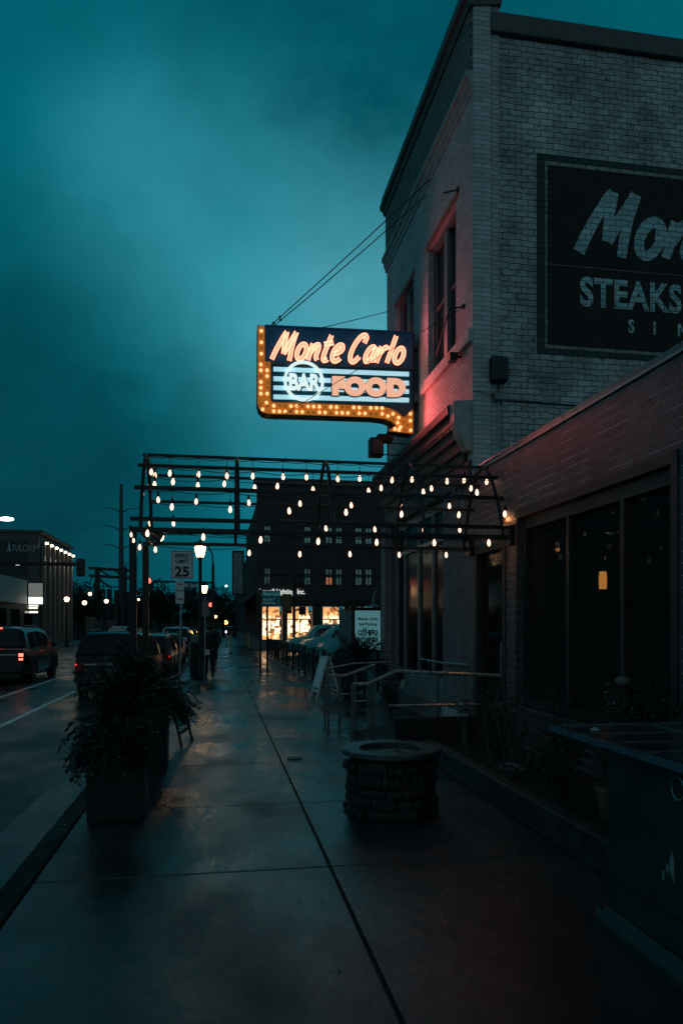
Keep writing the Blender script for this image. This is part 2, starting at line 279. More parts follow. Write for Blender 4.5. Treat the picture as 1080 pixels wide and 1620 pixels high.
# ------------------------------------------------------------------ mesh helpers
def wloc(o):
    v = Vector((0, 0, 0))
    while o: v += o.location; o = o.parent
    return v
class MB:
    def __init__(s): s.v = []; s.f = []
    def add(s, vs, fs):
        n = len(s.v); s.v += [Vector(x) for x in vs]; s.f += [[i+n for i in f] for f in fs]; return s
    def box(s, x0, x1, y0, y1, z0, z1):
        return s.add([(x0,y0,z0),(x1,y0,z0),(x1,y1,z0),(x0,y1,z0),(x0,y0,z1),(x1,y0,z1),(x1,y1,z1),(x0,y1,z1)],
                     [(3,2,1,0),(4,5,6,7),(0,1,5,4),(1,2,6,5),(2,3,7,6),(3,0,4,7)])
    def prism(s, pts, d):
        """closed polygon of 3-D points pushed along vector d"""
        n = len(pts); d = Vector(d); vs = [Vector(p) for p in pts]
        return s.add(vs+[p+d for p in vs], [list(range(n))[::-1], list(range(n, 2*n))]+[(i, (i+1)%n, n+(i+1)%n, n+i) for i in range(n)])
    def tube(s, pts, r, seg=8, cap=True, r1=None):
        pts = [Vector(p) for p in pts]; n = len(pts); base = len(s.v)
        up0 = Vector((0, 0, 1)); prev = None
        for i, p in enumerate(pts):
            t = (pts[min(i+1, n-1)]-pts[max(i-1, 0)]).normalized()
            if prev is None:
                a = t.cross(up0) if abs(t.dot(up0)) < .95 else t.cross(Vector((1, 0, 0)))
            else: a = prev-t*prev.dot(t)
            a.normalize(); prev = a; b = t.cross(a)
            rr = (r[i] if isinstance(r, (list, tuple)) else (r if r1 is None else r+(r1-r)*i/(n-1)))
            for k in range(seg):
                an = 2*math.pi*(k+.5)/seg; s.v.append(p+a*math.cos(an)*rr+b*math.sin(an)*rr)
        for i in range(n-1):
            for k in range(seg):
                q = (k+1) % seg; s.f.append([base+i*seg+k, base+i*seg+q, base+(i+1)*seg+q, base+(i+1)*seg+k])
        if cap: s.f.append([base+k for k in range(seg)][::-1]); s.f.append([base+(n-1)*seg+k for k in range(seg)])
        return s
    def bar(s, a, b, w, h, up=(0, 0, 1)):
        a, b, up = Vector(a), Vector(b), Vector(up); t = (b-a).normalized(); x = t.cross(up).normalized(); y = x.cross(t)
        vs = [q+x*sx*w/2+y*sy*h/2 for q in (a, b) for sx, sy in ((-1,-1),(1,-1),(1,1),(-1,1))]
        return s.add(vs, [(3,2,1,0),(4,5,6,7),(0,1,5,4),(1,2,6,5),(2,3,7,6),(3,0,4,7)])
    def lathe(s, prof, c, seg=16, sx=1, sy=1):
        c = Vector(c); base = len(s.v); n = len(prof)
        for r, z in prof:
            for k in range(seg):
                a = 2*math.pi*k/seg; s.v.append(c+Vector((r*sx*math.cos(a), r*sy*math.sin(a), z)))
        for i in range(n-1):
            for k in range(seg):
                q = (k+1) % seg; s.f.append([base+i*seg+k, base+i*seg+q, base+(i+1)*seg+q, base+(i+1)*seg+k])
        s.f.append([base+k for k in range(seg)][::-1]); s.f.append([base+(n-1)*seg+k for k in range(seg)])
        return s
    def ball(s, c, r, seg=10, rings=6, sz=1.0):
        pr = [(max(1e-4, r*math.sin(math.pi*i/rings)), -r*sz*math.cos(math.pi*i/rings)) for i in range(rings+1)]
        return s.lathe(pr, c, seg)
    def ribbon(s, P, pts, w, d, closed=False, w_off=0.0):
        """a flat brush stroke in the plane given by P(u, v, out); d = thickness"""
        n = len(pts); L_, R_ = [], []
        for i in range(n):
            if closed: a, b = pts[i-1], pts[(i+1) % n]
            else: a, b = pts[max(i-1, 0)], pts[min(i+1, n-1)]
            tx, ty = b[0]-a[0], b[1]-a[1]; l = math.hypot(tx, ty) or 1; nx, ny = -ty/l, tx/l
            ww = (w(i/(n-1)) if callable(w) else w)/2
            L_.append((pts[i][0]+nx*(ww+w_off), pts[i][1]+ny*(ww+w_off))); R_.append((pts[i][0]-nx*(ww-w_off), pts[i][1]-ny*(ww-w_off)))
        base = len(s.v)
        for (l, r) in zip(L_, R_):
            s.v += [Vector(P(l[0], l[1], 0)), Vector(P(r[0], r[1], 0)), Vector(P(l[0], l[1], d)), Vector(P(r[0], r[1], d))]
        m = n if closed else n-1
        for i in range(m):
            a = base+4*i; b = base+4*((i+1) % n)
            s.f += [[a+2, b+2, b+3, a+3], [a, a+1, b+1, b], [a, b, b+2, a+2], [a+1, a+3, b+3, b+1]]
        if not closed: s.f += [[base, base+2, base+3, base+1], [base+4*(n-1), base+4*(n-1)+1, base+4*(n-1)+3, base+4*(n-1)+2]]
        return s
    def text(s, body, P, size, bold=0.0, depth=.01, sx=1.0, sp=1.0, align='LEFT', word=1.0):
        cu = bpy.data.curves.new('t', 'FONT'); cu.body = body; cu.size = size; cu.offset = bold; cu.extrude = depth/2
        cu.space_character = sp; cu.align_x = align; cu.resolution_u = 4; cu.space_word = word
        o = bpy.data.objects.new('t', cu); COL.objects.link(o); bpy.context.view_layer.update()
        me = bpy.data.meshes.new_from_object(o.evaluated_get(bpy.context.evaluated_depsgraph_get()))
        s.add([P(v.co.x*sx, v.co.y, v.co.z+depth/2) for v in me.vertices], [list(p.vertices) for p in me.polygons])
        bpy.data.objects.remove(o); bpy.data.curves.remove(cu); bpy.data.meshes.remove(me); return s
    def build(s, name, m, parent=None, smooth=False, bevel=0.0, **tags):
        off = wloc(parent) if parent else Vector((0, 0, 0))
        me = bpy.data.meshes.new(name); me.from_pydata([v-off for v in s.v], [], s.f); me.update()
        if isinstance(m, (list, tuple)): [me.materials.append(x) for x in m]
        else: me.materials.append(m)
        o = bpy.data.objects.new(name, me); COL.objects.link(o)
        if parent: o.parent = parent
        bm = bmesh.new(); bm.from_mesh(me); bmesh.ops.recalc_face_normals(bm, faces=bm.faces); bm.to_mesh(me); bm.free()
        if smooth:
            for p in me.polygons: p.use_smooth = True
            try: me.set_sharp_from_angle(angle=R(38))
            except Exception: pass
        if bevel > 0:
            b = o.modifiers.new('bevel', 'BEVEL'); b.width = bevel; b.segments = 2; b.limit_method = 'ANGLE'
        for k, v in tags.items(): o[k] = v
        return o
def tag(o, label=None, cat=None, group=None, kind=None):
    if label: o['label'] = label
    if cat: o['category'] = cat
    if group: o['group'] = group
    if kind: o['kind'] = kind
    return o
def thing(name, loc, label, cat, group=None):
    o = bpy.data.objects.new(name, None); o.empty_display_size = .2; COL.objects.link(o); o.location = loc
    return tag(o, label, cat, group)
def copy_tree(o, parent=None):
    c = o.copy(); COL.objects.link(c)
    if parent: c.parent = parent
    for ch in [x for x in bpy.data.objects if x.parent == o]: copy_tree(ch, c)
    return c
def dup(o, loc, rz=0.0, label=None, scale=None):
    c = copy_tree(o); c.location = loc; c.rotation_euler = (0, 0, rz)
    if label: c['label'] = label
    if scale: c.scale = scale
    return c
def structure(mb, name, m, **k):
    o = mb.build(name, m, **k); o['kind'] = 'structure'; return o
def spline(pts, n=6, closed=False):
    """Catmull-Rom through 2-D points"""
    P = [Vector(p) for p in pts]; out = []
    m = len(P); rng = range(m if closed else m-1)
    for i in rng:
        g = (lambda j: P[j % m]) if closed else (lambda j: P[max(0, min(m-1, j))])
        p0, p1, p2, p3 = g(i-1), g(i), g(i+1), g(i+2)
        for k in range(n):
            t = k/n
            out.append(.5*((2*p1)+(-p0+p2)*t+(2*p0-5*p1+4*p2-p3)*t*t+(-p0+3*p1-3*p2+p3)*t**3))
    if not closed: out.append(P[-1])
    return out

# ------------------------------------------------------------------ ground
XK = -1.40      # kerb line
XW = 3.85       # building line
structure(MB().box(-400, 400, -60, 900, -.6, -.16), 'ground', M_FAR)
structure(MB().box(-12.2, XK-.16, -12, 420, -.155, -.13), 'road', M_ASPH)
structure(MB().box(-30, -12.2, -12, 420, -.155, 0), 'far_pavement', M_CONC)
# sidewalk slabs: real 12 mm joints, edges slightly out of true
rows = [-4.6, -2.2, .2, 2.7, 5.2, 7.1, 9.2, 11.05, 13.25]
while rows[-1] < 120: rows.append(rows[-1]+1.95)
mb = MB(); g = .009
cols = [XK+.16, .80, 2.75, 4.4]
for i in range(len(rows)-1):
    y0, y1 = rows[i], rows[i+1]
    for j in range(3):
        x0, x1 = cols[j], cols[j+1]
        if y0 < 36: dz = [random.uniform(-.002, .002) for _ in range(4)]
        else: dz = [0]*4
        gx = .011
        mb.add([(x0+gx, y0+g, -.12), (x1-gx, y0+g, -.12), (x1-gx, y1-g, -.12), (x0+gx, y1-g, -.12),
                (x0+gx, y0+g, dz[0]), (x1-gx, y0+g, dz[1]), (x1-gx, y1-g, dz[2]), (x0+gx, y1-g, dz[3])],
               [(3,2,1,0),(4,5,6,7),(0,1,5,4),(1,2,6,5),(2,3,7,6),(3,0,4,7)])
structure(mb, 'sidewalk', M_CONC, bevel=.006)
structure(MB().box(XK+.15, 4.4, -12, 120, -.155, -.016), 'sidewalk_bed', M_JOINT)
mb = MB(); y = -5.0; k = 0
while y < 110:
    L_ = 2.9; mb.box(XK-.02, XK+.158, y+.006, y+L_-.006, -.30, .003+random.uniform(-.004, .004)); y += L_
structure(mb, 'kerb', M_KERB, bevel=.02)
structure(MB().box(XK-.52, XK-.021, -12, 110, -.155, -.126), 'gutter', M_GUTT)
mb = MB(); mb.box(-4.02, -3.90, 2, 46, -.129, -.126); mb.box(-5.60, -5.47, 2, 46, -.129, -.126)
mb.box(-4.02, -3.90, 62, 150, -.129, -.126); mb.box(-5.60, -5.47, 62, 150, -.129, -.126)
structure(mb, 'road_marking', M_LINE)
structure(MB().box(2.80, 40, 16.5, 49.9, -.155, .012), 'parking_lot', M_ASPH)

def manhole(x, y, r):
    mb = MB().lathe([(r, 0), (r, .006), (r*.92, .010), (r*.9, .006), (.001, .008)], (x, y, .002), 20)
    tag(mb.build('utility_cover', M_DARKM, smooth=True), 'small round iron utility cover set in the wet sidewalk slab', 'utility cover')
manhole(.98, 9.45, .10)

rng = random.Random(77); lt = MB()
for i in range(150):
    x, y = rng.uniform(-1.5, 2.5), rng.uniform(3.2, 16)
    if rng.random() < .4: x = rng.uniform(-1.9, -1.25)
    a = rng.uniform(0, 6.28); l = rng.uniform(.006, .022); w = l*.5; z = .006 if x > -1.4 else -.122
    lt.add([(x-l*math.cos(a), y-l*math.sin(a), z), (x+w*math.sin(a), y-w*math.cos(a), z+.003), (x+l*math.cos(a), y+l*math.sin(a), z+.001), (x-w*math.sin(a), y+w*math.cos(a), z+.004)], [(0, 1, 2, 3)])
tag(lt.build('fallen_leaves', mat('wet_leaf_litter', (.10, .085, .06), .35, var=.6, vscale=3)), 'tiny wet leaves and grit scattered over the sidewalk and gutter', 'litter', kind='stuff')

# ------------------------------------------------------------------ wall with holes, in a plane X = const or Y = const
def holed(mb, axis, c0, c1, a0, a1, z0, z1, holes):
    As = sorted({a0, a1, *[h[0] for h in holes], *[h[1] for h in holes]}); Zs = sorted({z0, z1, *[h[2] for h in holes], *[h[3] for h in holes]})
    for i in range(len(As)-1):
        run = None
        for j in range(len(Zs)-1):
            ca, cz = (As[i]+As[i+1])/2, (Zs[j]+Zs[j+1])/2
            if any(h[0] < ca < h[1] and h[2] < cz < h[3] for h in holes): continue
            if axis == 'X': mb.box(c0, c1, As[i], As[i+1], Zs[j], Zs[j+1])
            else: mb.box(As[i], As[i+1], c0, c1, Zs[j], Zs[j+1])
    return mb

# ------------------------------------------------------------------ the two-storey painted brick building
Y0, Y1 = 10.65, 16.42
bld = thing('brick_building', (XW, Y0, 0), 'tall two storey painted brick corner building with a mural and deep cornice', 'building')
W1, W2 = (11.46, 13.07, 6.30, 8.72), (14.09, 15.50, 6.30, 8.72)
mb = MB(); holed(mb, 'X', XW, XW+.42, Y0+.02, Y1, 4.0, 11.3, [W1, W2])
mb.build('facade_wall', M_WFAC, bld)
mb = MB(); holed(mb, 'X', XW, XW+.42, Y0+.02, Y1, 0, 3.999, [(12.18, 16.0, .30, 3.95)])
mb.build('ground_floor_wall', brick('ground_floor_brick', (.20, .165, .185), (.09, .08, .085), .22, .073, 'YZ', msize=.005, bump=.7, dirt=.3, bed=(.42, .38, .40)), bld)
mb = MB(); mb.box(XW+.28, 14.5, Y0+.04, Y0+.4, 0, 10.86); mb.build('side_wall', M_WSIDE, bld)
mb = MB(); mb.box(XW+.003, XW+.283, Y0-.002, Y0+.039, 0, 11.32); mb.box(XW+.004, XW+.24, Y0+.04, Y0+.40, 11.30, 11.62); mb.build('corner_pilaster', M_WPIL, bld)
mb = MB(); mb.box(XW+.28, 14.5, Y0-.05, Y0+.48, 10.862, 11.17); mb.build('side_coping', M_COPED, bld, bevel=.02)
MB().box(XW+.42, 14.5, Y0+.4, Y1, 10.5, 10.6).build('roof', M_COPED, bld)
MB().box(XW+.42, 14.5, Y1-.3, Y1-.002, 0, 10.7).build('rear_wall', M_DKBRICK, bld)
# upper cornice: moulding, frieze, coping
def profile_y(pts, y0, y1): return [((XW-x, y0, z)) for x, z in pts], (0, y1-y0, 0)
pts, d = profile_y([(-.05, 9.92), (.02, 9.92), (.03, 10.0), (.06, 10.04), (.065, 10.12), (.11, 10.17), (.11, 10.24), (-.05, 10.27)], Y0+.0, Y1+.08)
MB().prism(pts, d).build('upper_moulding', M_STONEP, bld)
MB().box(XW-.035, XW+.1, Y0+.03, Y1, 10.275, 11.22).build('frieze', M_FRIEZE, bld)
mb = MB(); pts, d = profile_y([(-.45, 11.30), (.06, 11.225), (.09, 11.32), (.15, 11.36), (.16, 11.45), (-.45, 11.50)], Y0-.03, Y1+.08)
mb.prism(pts, d); pts, d = profile_y([(-.2, 11.503), (.12, 11.503), (.12, 11.60), (-.2, 11.62)], Y0+.0, Y1+.05); mb.prism(pts, d)
mb.build('parapet_coping', M_COPED, bld)
# windows
def sash_window(y0, y1, z0, z1):
    x = XW+.13
    f = MB()
    for a, b in ((y0, y0+.07), (y1-.07, y1), ((y0+y1)/2-.09, (y0+y1)/2+.09)): f.box(x-.05, x+.05, a, b, z0, z1)
    f.box(x-.048, x+.05, y0, y1, z1-.09, z1-.001); f.box(x-.048, x+.05, y0, y1, z0+.001, z0+.07)
    fr = f.build('window', mat('window_paint', (.15, .19, .20), .5), bld)
    h = MB(); zm = z0+(z1-z0)*.52
    for a, b in ((y0+.07, (y0+y1)/2-.09), ((y0+y1)/2+.09, y1-.07)):
        h.box(x+.0, x+.04, a, b, zm-.03, zm+.03); h.box(x+.01, x+.045, a, a+.045, z0+.07, z1-.09); h.box(x+.01, x+.045, b-.045, b, z0+.07, z1-.09)
    h.build('sash', mat('sash_paint', (.10, .11, .11), .5), fr)
    MB().box(x+.025, x+.035, y0+.06, y1-.06, z0+.05, z1-.05).build('pane', M_GLASS, fr)
    MB().box(x+.10, x+.12, y0+.06, y1-.06, z0+.9, z1-.05).build('blind', mat('dusty_blind', (.05, .055, .055), .9), fr)
    return fr
for w in (W1, W2):
    sash_window(*w)
    MB().box(XW-.012, XW+.20, w[0]-.12, w[1]+.12, w[3]+.001, w[3]+.12).build('lintel', M_LINTEL, bld)
    MB().box(XW-.07, XW+.22, w[0]-.79 if w is W1 else w[0]-.3, w[1]+.35, 6.10, 6.298).build('window_sill', M_SILLP, bld, bevel=.012)
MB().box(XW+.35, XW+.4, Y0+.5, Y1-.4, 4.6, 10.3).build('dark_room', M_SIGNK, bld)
# storefront cornice
def cz_(L_): return [(x*.76 if x > 0 else x, 5.18-(5.5-z)*.90) for x, z in L_]
pts = cz_([(-.02, 4.52), (.08, 4.52), (.10, 4.66), (.16, 4.70), (.18, 4.86), (.24, 4.92), (.26, 5.10), (.33, 5.16), (.34, 5.28), (.42, 5.34), (.44, 5.46), (.40, 5.50), (-.02, 5.52)])
p, d = profile_y(pts, Y0+.25, Y1+.12); co = MB().prism(p, d).build('storefront_cornice', M_PLATE, bld)
comb = []; yy = Y0+.32; za, zb, zc_ = 4.80, 4.868, 4.872
comb = [(XW-.245, yy-.02, zc_)]
while yy < Y1: comb += [(XW-.245, yy, zc_-.002), (XW-.245, yy, za), (XW-.245, yy+.06, za), (XW-.245, yy+.06, zc_-.002)]; yy += .13
comb += [(XW-.245, yy, zc_-.002), (XW-.245, yy, zc_+.006), (XW-.245, Y0+.30, zc_+.006)]
MB().prism(comb, (.07, 0, 0)).build('dentils', M_PLATE, co)
p, d = profile_y(cz_([(-.02, 4.66), (.12, 4.66), (.20, 4.78), (.28, 4.90), (.37, 5.14), (.40, 5.50), (-.02, 5.53)]), Y0+.03, Y0+.248)
MB().prism(p, d).build('cornice_end_block', M_STONEP, bld, bevel=.012)
mb = MB(); mb.box(XW-.05, XW+.05, Y0+.06, Y1, 3.96, 4.28); mb.build('fascia_board', M_PLATE, bld)
# storefront glazing
sf = MB()
for yy in (12.18, 13.1, 14.1, 15.2, 15.94): sf.box(XW+.10, XW+.20, yy, yy+.055, .36, 3.95)
sf.box(XW+.10, XW+.2, 12.235, 16.0, 3.8, 3.949); sf.box(XW+.098, XW+.2, 12.235, 15.94, 3.25, 3.33); sf.box(XW+.08, XW+.2, 12.18, 16.0, .301, .8)
s_ = sf.build('storefront', mat('storefront_frame', (.30, .33, .34), .4, metal=.3), bld)
MB().box(XW+.15, XW+.16, 12.2, 15.95, .8, 3.8).build('pane', mat('storefront_glass', (.005, .008, .009), .12, var=0, spec=.12), s_)
MB().box(XW-.14, XW+.2, 16.02, 16.40, 0, 3.95).build('end_pier', brick('end_pier_brick', (.34, .28, .31), (.12, .10, .10), .22, .073, 'XZ', msize=.006), bld)
MB().box(XW-.03, XW-.001, 10.70, 12.15, 0, .34).build('stone_base', M_SILLP, bld, bevel=.01)
# ghost outline of a former roof, and the corner band
zz = []
gh = MB(); gh.bar((XW-.06, 11.9, 3.60), (XW-.06, 11.25, 4.02), .02, .04); gh.bar((XW-.061, 11.25, 4.02), (XW-.061, 10.75, 3.50), .02, .03)
gh.build('flashing_strip', M_GALV, bld)

# mural, painted straight on the side wall
YM = Y0+.04
def Pm(u, v, w): return (u, YM-.004-w, v)
m1 = MB(); m1.box(4.90, 12.6, YM-.004, YM+.01, 5.98, 9.12); mu = m1.build('painted_sign', M_MURALG, bld)
m1 = MB(); m1.box(5.08, 12.42, YM-.008, YM-.005, 6.13, 8.95); m1.build('sign_ground', M_MURAL, mu)
m1 = MB()
for a in ((5.04, 12.46, 8.952, 9.01), (5.04, 12.46, 6.07, 6.128), (5.04, 5.078, 6.13, 8.95), (12.422, 12.46, 6.13, 8.95)): m1.box(a[0], a[1], YM-.0075, YM-.0045, a[2], a[3])
m1.build('sign_border', M_MURALT, mu)
m1 = MB(); m1.box(5.12, 8.2, YM-.0105, YM-.0085, 7.385, 7.402); m1.build('dividing_line', mat('thin_pale_line', (.14, .13, .11), .7, var=.6, vscale=9), mu)

# brush-script alphabet: centre lines of the strokes, x-height .6, capitals 1.0
GLY = {
 'M': (.80, [[(.02, 0), (.08, .35), (.20, .80), (.27, .97)], [(.27, .97), (.31, .6), (.38, .20)], [(.38, .20), (.50, .62), (.61, .97)], [(.61, .97), (.60, .5), (.655, -.03)]]),
 'o': (.46, ['O']),
 'n': (.47, [[(.06, .60), (.05, .3), (.05, .02)], [(.06, .28), (.16, .52), (.27, .57), (.31, .42), (.30, .15), (.38, .03)]]),
 't': (.36, [[(.17, .92), (.12, .5), (.10, .18), (.15, .02), (.28, .07)], [(-.01, .60), (.15, .62), (.32, .66)]]),
 'e': (.44, [[(.08, .27), (.22, .31), (.34, .42), (.32, .56), (.21, .59), (.09, .45), (.05, .22), (.12, .04), (.24, .02), (.36, .12)]]),
 'C': (.58, [[(.44, .70), (.47, .88), (.38, .98), (.24, .90), (.11, .62), (.06, .28), (.13, .05), (.26, .02), (.40, .20)]]),
 'a': (.47, [[(.33, .50), (.22, .58), (.10, .46), (.05, .22), (.11, .04), (.22, .08), (.31, .30), (.34, .52)], [(.36, .58), (.32, .25), (.40, .02)]]),
 'r': (.37, [[(.06, .60), (.06, .3), (.04, .02)], [(.06, .25), (.14, .48), (.24, .58), (.33, .50)]]),
 'l': (.24, [[(.12, 1.0), (.09, .5), (.06, .02)]]),
 ' ': (.20, [])}
def script_strokes(txt, u0, v0, cap, sx, shear, rise=0.0):
    out = []; x = 0
    for ch in txt:
        adv, st = GLY[ch]
        for q in st:
            if q == 'O': pts = [(x+.20+.155*math.cos(a)+0.0, .30+.27*math.sin(a)) for a in [2*math.pi*i/22 for i in range(22)]]; cl = True
            else: pts = [(x+p[0], p[1]) for p in spline(q, 5)]; cl = False
            out.append(([(u0+(px+shear*py)*sx, v0+py*cap+rise*px) for px, py in pts], cl))
        x += adv
    return out
m1 = MB()
for i, (pts, cl) in enumerate(script_strokes('Monte Carlo', 5.58, 7.63, 1.03, 1.16, .26)):
    m1.ribbon(lambda u, v, w, i=i: Pm(u, v, .006+w+.0004*(i % 5)), pts, lambda t: .20-.04*t, .0012, closed=cl)
m1.build('sign_lettering', M_MURALL, mu); m1 = MB()
m1.text('STEAKS', lambda u, v, w: Pm(5.62+u, 6.80+v, .006+w*.2), .62, bold=.020, depth=.004, sx=.81, sp=1.07)
m1.build('sign_lettering', M_MURALL, mu); m1 = MB()

for k_, ch_ in enumerate('SINCE'): m1 = MB(); m1.text(ch_, lambda u, v, w: Pm(6.45+.43*k_+u, 6.42+v, .006+w*.2), .29, bold=.010, depth=.004, sx=.8); m1.build('sign_lettering', M_MURALL, mu)

# fittings on the building (things that could be taken off)
t = thing('junction_box', (4.25, YM, 5.2), 'grey electrical box with conduit on the painted brick side wall', 'electrical box')
MB().box(4.11, 4.38, YM-.16, YM-.002, 5.47, 5.86).build('housing', M_DARKM, t, bevel=.03)
MB().box(4.17, 4.34, YM-.10, YM-.003, 5.20, 5.33).build('lower_box', M_COPE, t, bevel=.01)
MB().tube([(4.255, YM-.04, 5.2), (4.255, YM-.04, 4.1)], .014).build('conduit', M_GALV, t)
MB().tube([(4.25, YM-.05, 5.48), (4.24, YM-.06, 5.4), (4.27, YM-.05, 5.32)], .012).build('cable', M_CABLE, t)
MB().tube([(4.17, YM-.06, 5.27), (3.95, YM-.09, 5.31), (3.86, YM-.04, 5.33)], .006).build('cable', M_CABLE, t)
tag(MB().tube([(4.38, YM-.012, 5.22), (6.2, YM-.02, 5.19), (9, YM-.02, 5.22)], .012).build('wall_cable', M_CABLE), 'dark cable running along the painted brick side wall', 'cable')
t = thing('sill_floodlight', (XW, 11.1, 6.15), 'small black unlit floodlight below the near upstairs window', 'floodlight')
MB().box(XW-.20, XW-.07, 11.15, 11.33, 5.98, 6.11).build('housing', M_BLACK, t, bevel=.015)
MB().bar((XW-.10, 11.2, 6.05), (XW, 11.2, 6.05), .03, .03).build('bracket', M_BLACK, t)
t = thing('wall_lamp_box', (2.95, 13.75, 5.2), 'square black lamp box on a wall bracket below the neon arrow sign', 'lamp')
a, b = at(585, 692, 13.75), at(606, 722, 13.75)
MB().box(a.x, b.x, 13.70, 13.95, b.z, a.z).build('housing', M_BLACK, t, bevel=.015)
MB().box(a.x+.04, b.x-.04, 13.685, 13.699, b.z+.04, a.z-.04).build('lens', mat('rusty_lens', (.10, .05, .04), .4), t)
mb = MB()
for dz in (.06, .29): mb.tube([(b.x, 13.85, b.z+dz), (XW, 13.9, b.z+dz)], .012)
mb.tube([(b.x+.12, 13.86, b.z+.06), (b.x+.12, 13.86, b.z+.29)], .01); mb.build('bracket', M_BLACK, t)
for i, (y, z, lab) in enumerate(((11.33, 8.82, 'iron wall hook with a turnbuckle above the near upstairs window'), (11.05, 6.80, 'iron tie rod bolted to the facade across the near upstairs window'))):
    mb = MB(); mb.tube([(XW, y, z), (XW-.22, y+.1, z-.02)], .014); mb.ball((XW-.01, y, z), .04)
    if i: mb.tube([(XW-.22, y+.1, z-.02), (XW-.10, 12.2, z-.35)], .012)
    tag(mb.build('wall_anchor', M_BLACK), lab, 'wall anchor')

# ------------------------------------------------------------------ single-storey extension
ext = thing('brick_extension', (XW, 5, 0), 'single storey dark painted brick extension with wide windows', 'building')
DO = (9.36, 10.54, .22, 2.92); WI = (5.70, 8.94, .70, 3.13)
mb = holed(MB(), 'X', XW, XW+.3, -3.5, Y0+.018, 0, 4.03, [DO, WI]); mb.box(XW+.001, 13, -3.7, -3.5, 0, 4.0)
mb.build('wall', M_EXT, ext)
MB().box(XW-.012, XW+.36, -3.7, Y0-.06, 4.04, 4.135).build('coping', M_COPE, ext, bevel=.01)
MB().box(XW-.020, XW-.0125, -3.7, Y0-.06, 4.045, 4.072).build('coping_edge', M_GALV, ext)
MB().box(XW+.3, 13, -3.5, Y0, 3.80, 3.9).build('roof', M_COPED, ext)
wf = MB()
wf.box(XW+.06, XW+.2, 5.70, 8.94, 2.98, 3.129); wf.box(XW+.06, XW+.2, 5.70, 8.94, .701, .80)
for y in (5.70, 6.55, 7.68, 8.87): wf.box(XW+.059, XW+.2, y, y+.07, .80, 2.98)
win = wf.build('window', mat('window_frame_dark', (.045, .045, .045), .45, metal=.3), ext)
for a, b in ((5.77, 6.55), (6.62, 7.68), (7.75, 8.87)):
    MB().box(XW+.14, XW+.15, a, b, .80, 2.98).build('pane', mat('clear_glass', (.8, .85, .85), .02, var=0, trans=.97, spec=.15), win)
mb = MB(); mb.box(XW-.02, XW+.08, 5.6, 9.04, .62, .70); mb.build('window_sill', M_COPED, ext, bevel=.01)
mb = MB(); mb.box(XW-.018, XW+.0, 5.6, 5.699, .7, 3.2); mb.box(XW-.018, XW-.0, 8.941, 9.02, .7, 3.2); mb.box(XW-.02, XW-.0, 5.6, 9.02, 3.131, 3.24)
mb.build('window_surround', mat('surround', (.028, .028, .027), .5), ext)
df = MB(); df.box(XW-.02, XW+.12, 9.36, 9.45, .22, 2.919); df.box(XW-.02, XW+.12, 10.45, 10.54, .22, 2.919); df.box(XW-.02, XW+.12, 9.45, 10.45, 2.80, 2.919)
dr = df.build('door_frame', mat('door_frame_dark', (.035, .035, .034), .5), ext)
d_ = MB().box(XW+.08, XW+.12, 9.45, 10.45, .24, 2.80).build('door', mat('door_dark', (.010, .012, .012), .3), ext)
MB().box(XW+.075, XW+.079, 9.6, 10.3, 1.0, 2.6).build('pane', M_GLASS, d_)
MB().tube([(XW+.03, 9.6, 1.0), (XW+.03, 9.6, 1.5)], .015).build('handle', M_GALV, d_)
# what one sees of the dining room through the glass
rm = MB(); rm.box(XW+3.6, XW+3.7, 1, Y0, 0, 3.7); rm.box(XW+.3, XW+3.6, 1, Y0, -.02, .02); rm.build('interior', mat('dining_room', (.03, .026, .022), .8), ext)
bt = MB()
for y in (7.15, 8.55, 6.3): bt.box(XW+1.2, XW+1.26, y, y+.05, .4, 2.75)
bt.box(XW+1.19, XW+1.25, 6.3, 8.6, 2.7, 2.74); bt.build('booth_frame', mat('booth_trim', (.12, .12, .11), .4), ext)
p = at(953, 918, 7.2)
sh = thing('table_lamp_shade', (4.62, 7.95, 2.2), 'orange glowing lampshade seen through the middle dining room window', 'lamp')
# sight line through window -> interior point about .8 m inside the wall
k = (953-540)/FPX; s_, c_ = math.sin(YAW), math.cos(YAW); d = 4.60/(s_+k*c_); cy = d*(c_-k*s_); cz = EYE+70/FPX*d
MB().lathe([(.044, -.105), (.048, 0), (.041, .105)], (4.60, cy, cz), 20).build('shade', M_SCONCE, sh, smooth=True)
MB().tube([(4.60, cy, cz+.10), (4.60, cy, 3.3)], .006).build('cord', M_CABLE, sh)
tag(bpy.data.objects.new('x', None), None)

# ------------------------------------------------------------------ neon sign
SY = 13.7
sg = thing('neon_sign', (XW, SY, 5.4), 'large lit neon sign with a bulb lined arrow projecting from the brick building', 'sign')
Q = lambda x, y: at(x, y, SY)
def front(pts, y, dy): return [(q.x, y, q.z) for q in (Q(*p) for p in pts)], (0, dy, 0)
arrow = [(407.5, 515.5), (419, 516), (419.5, 572), (428.5, 572.5), (428, 631), (430, 636)]
arrow += [(500, 638), (602, 642.5), (615, 645.5), (627, 651), (638, 660.5), (653.5, 646.5), (653, 686.5), (613.5, 682.5), (625.5, 672.5), (618, 667), (608, 663.5), (587, 661), (500, 658), (424, 655.5), (415, 653), (409.5, 647), (407, 638)]
p_, d_ = front(arrow, SY+.02, .30); MB().prism(p_, d_).build('arrow_cabinet', M_SIGNE, sg)
p_, d_ = front(arrow, SY+.005, .014); ch = MB().prism(p_, d_).build('arrow_face', M_ORANGE, sg)
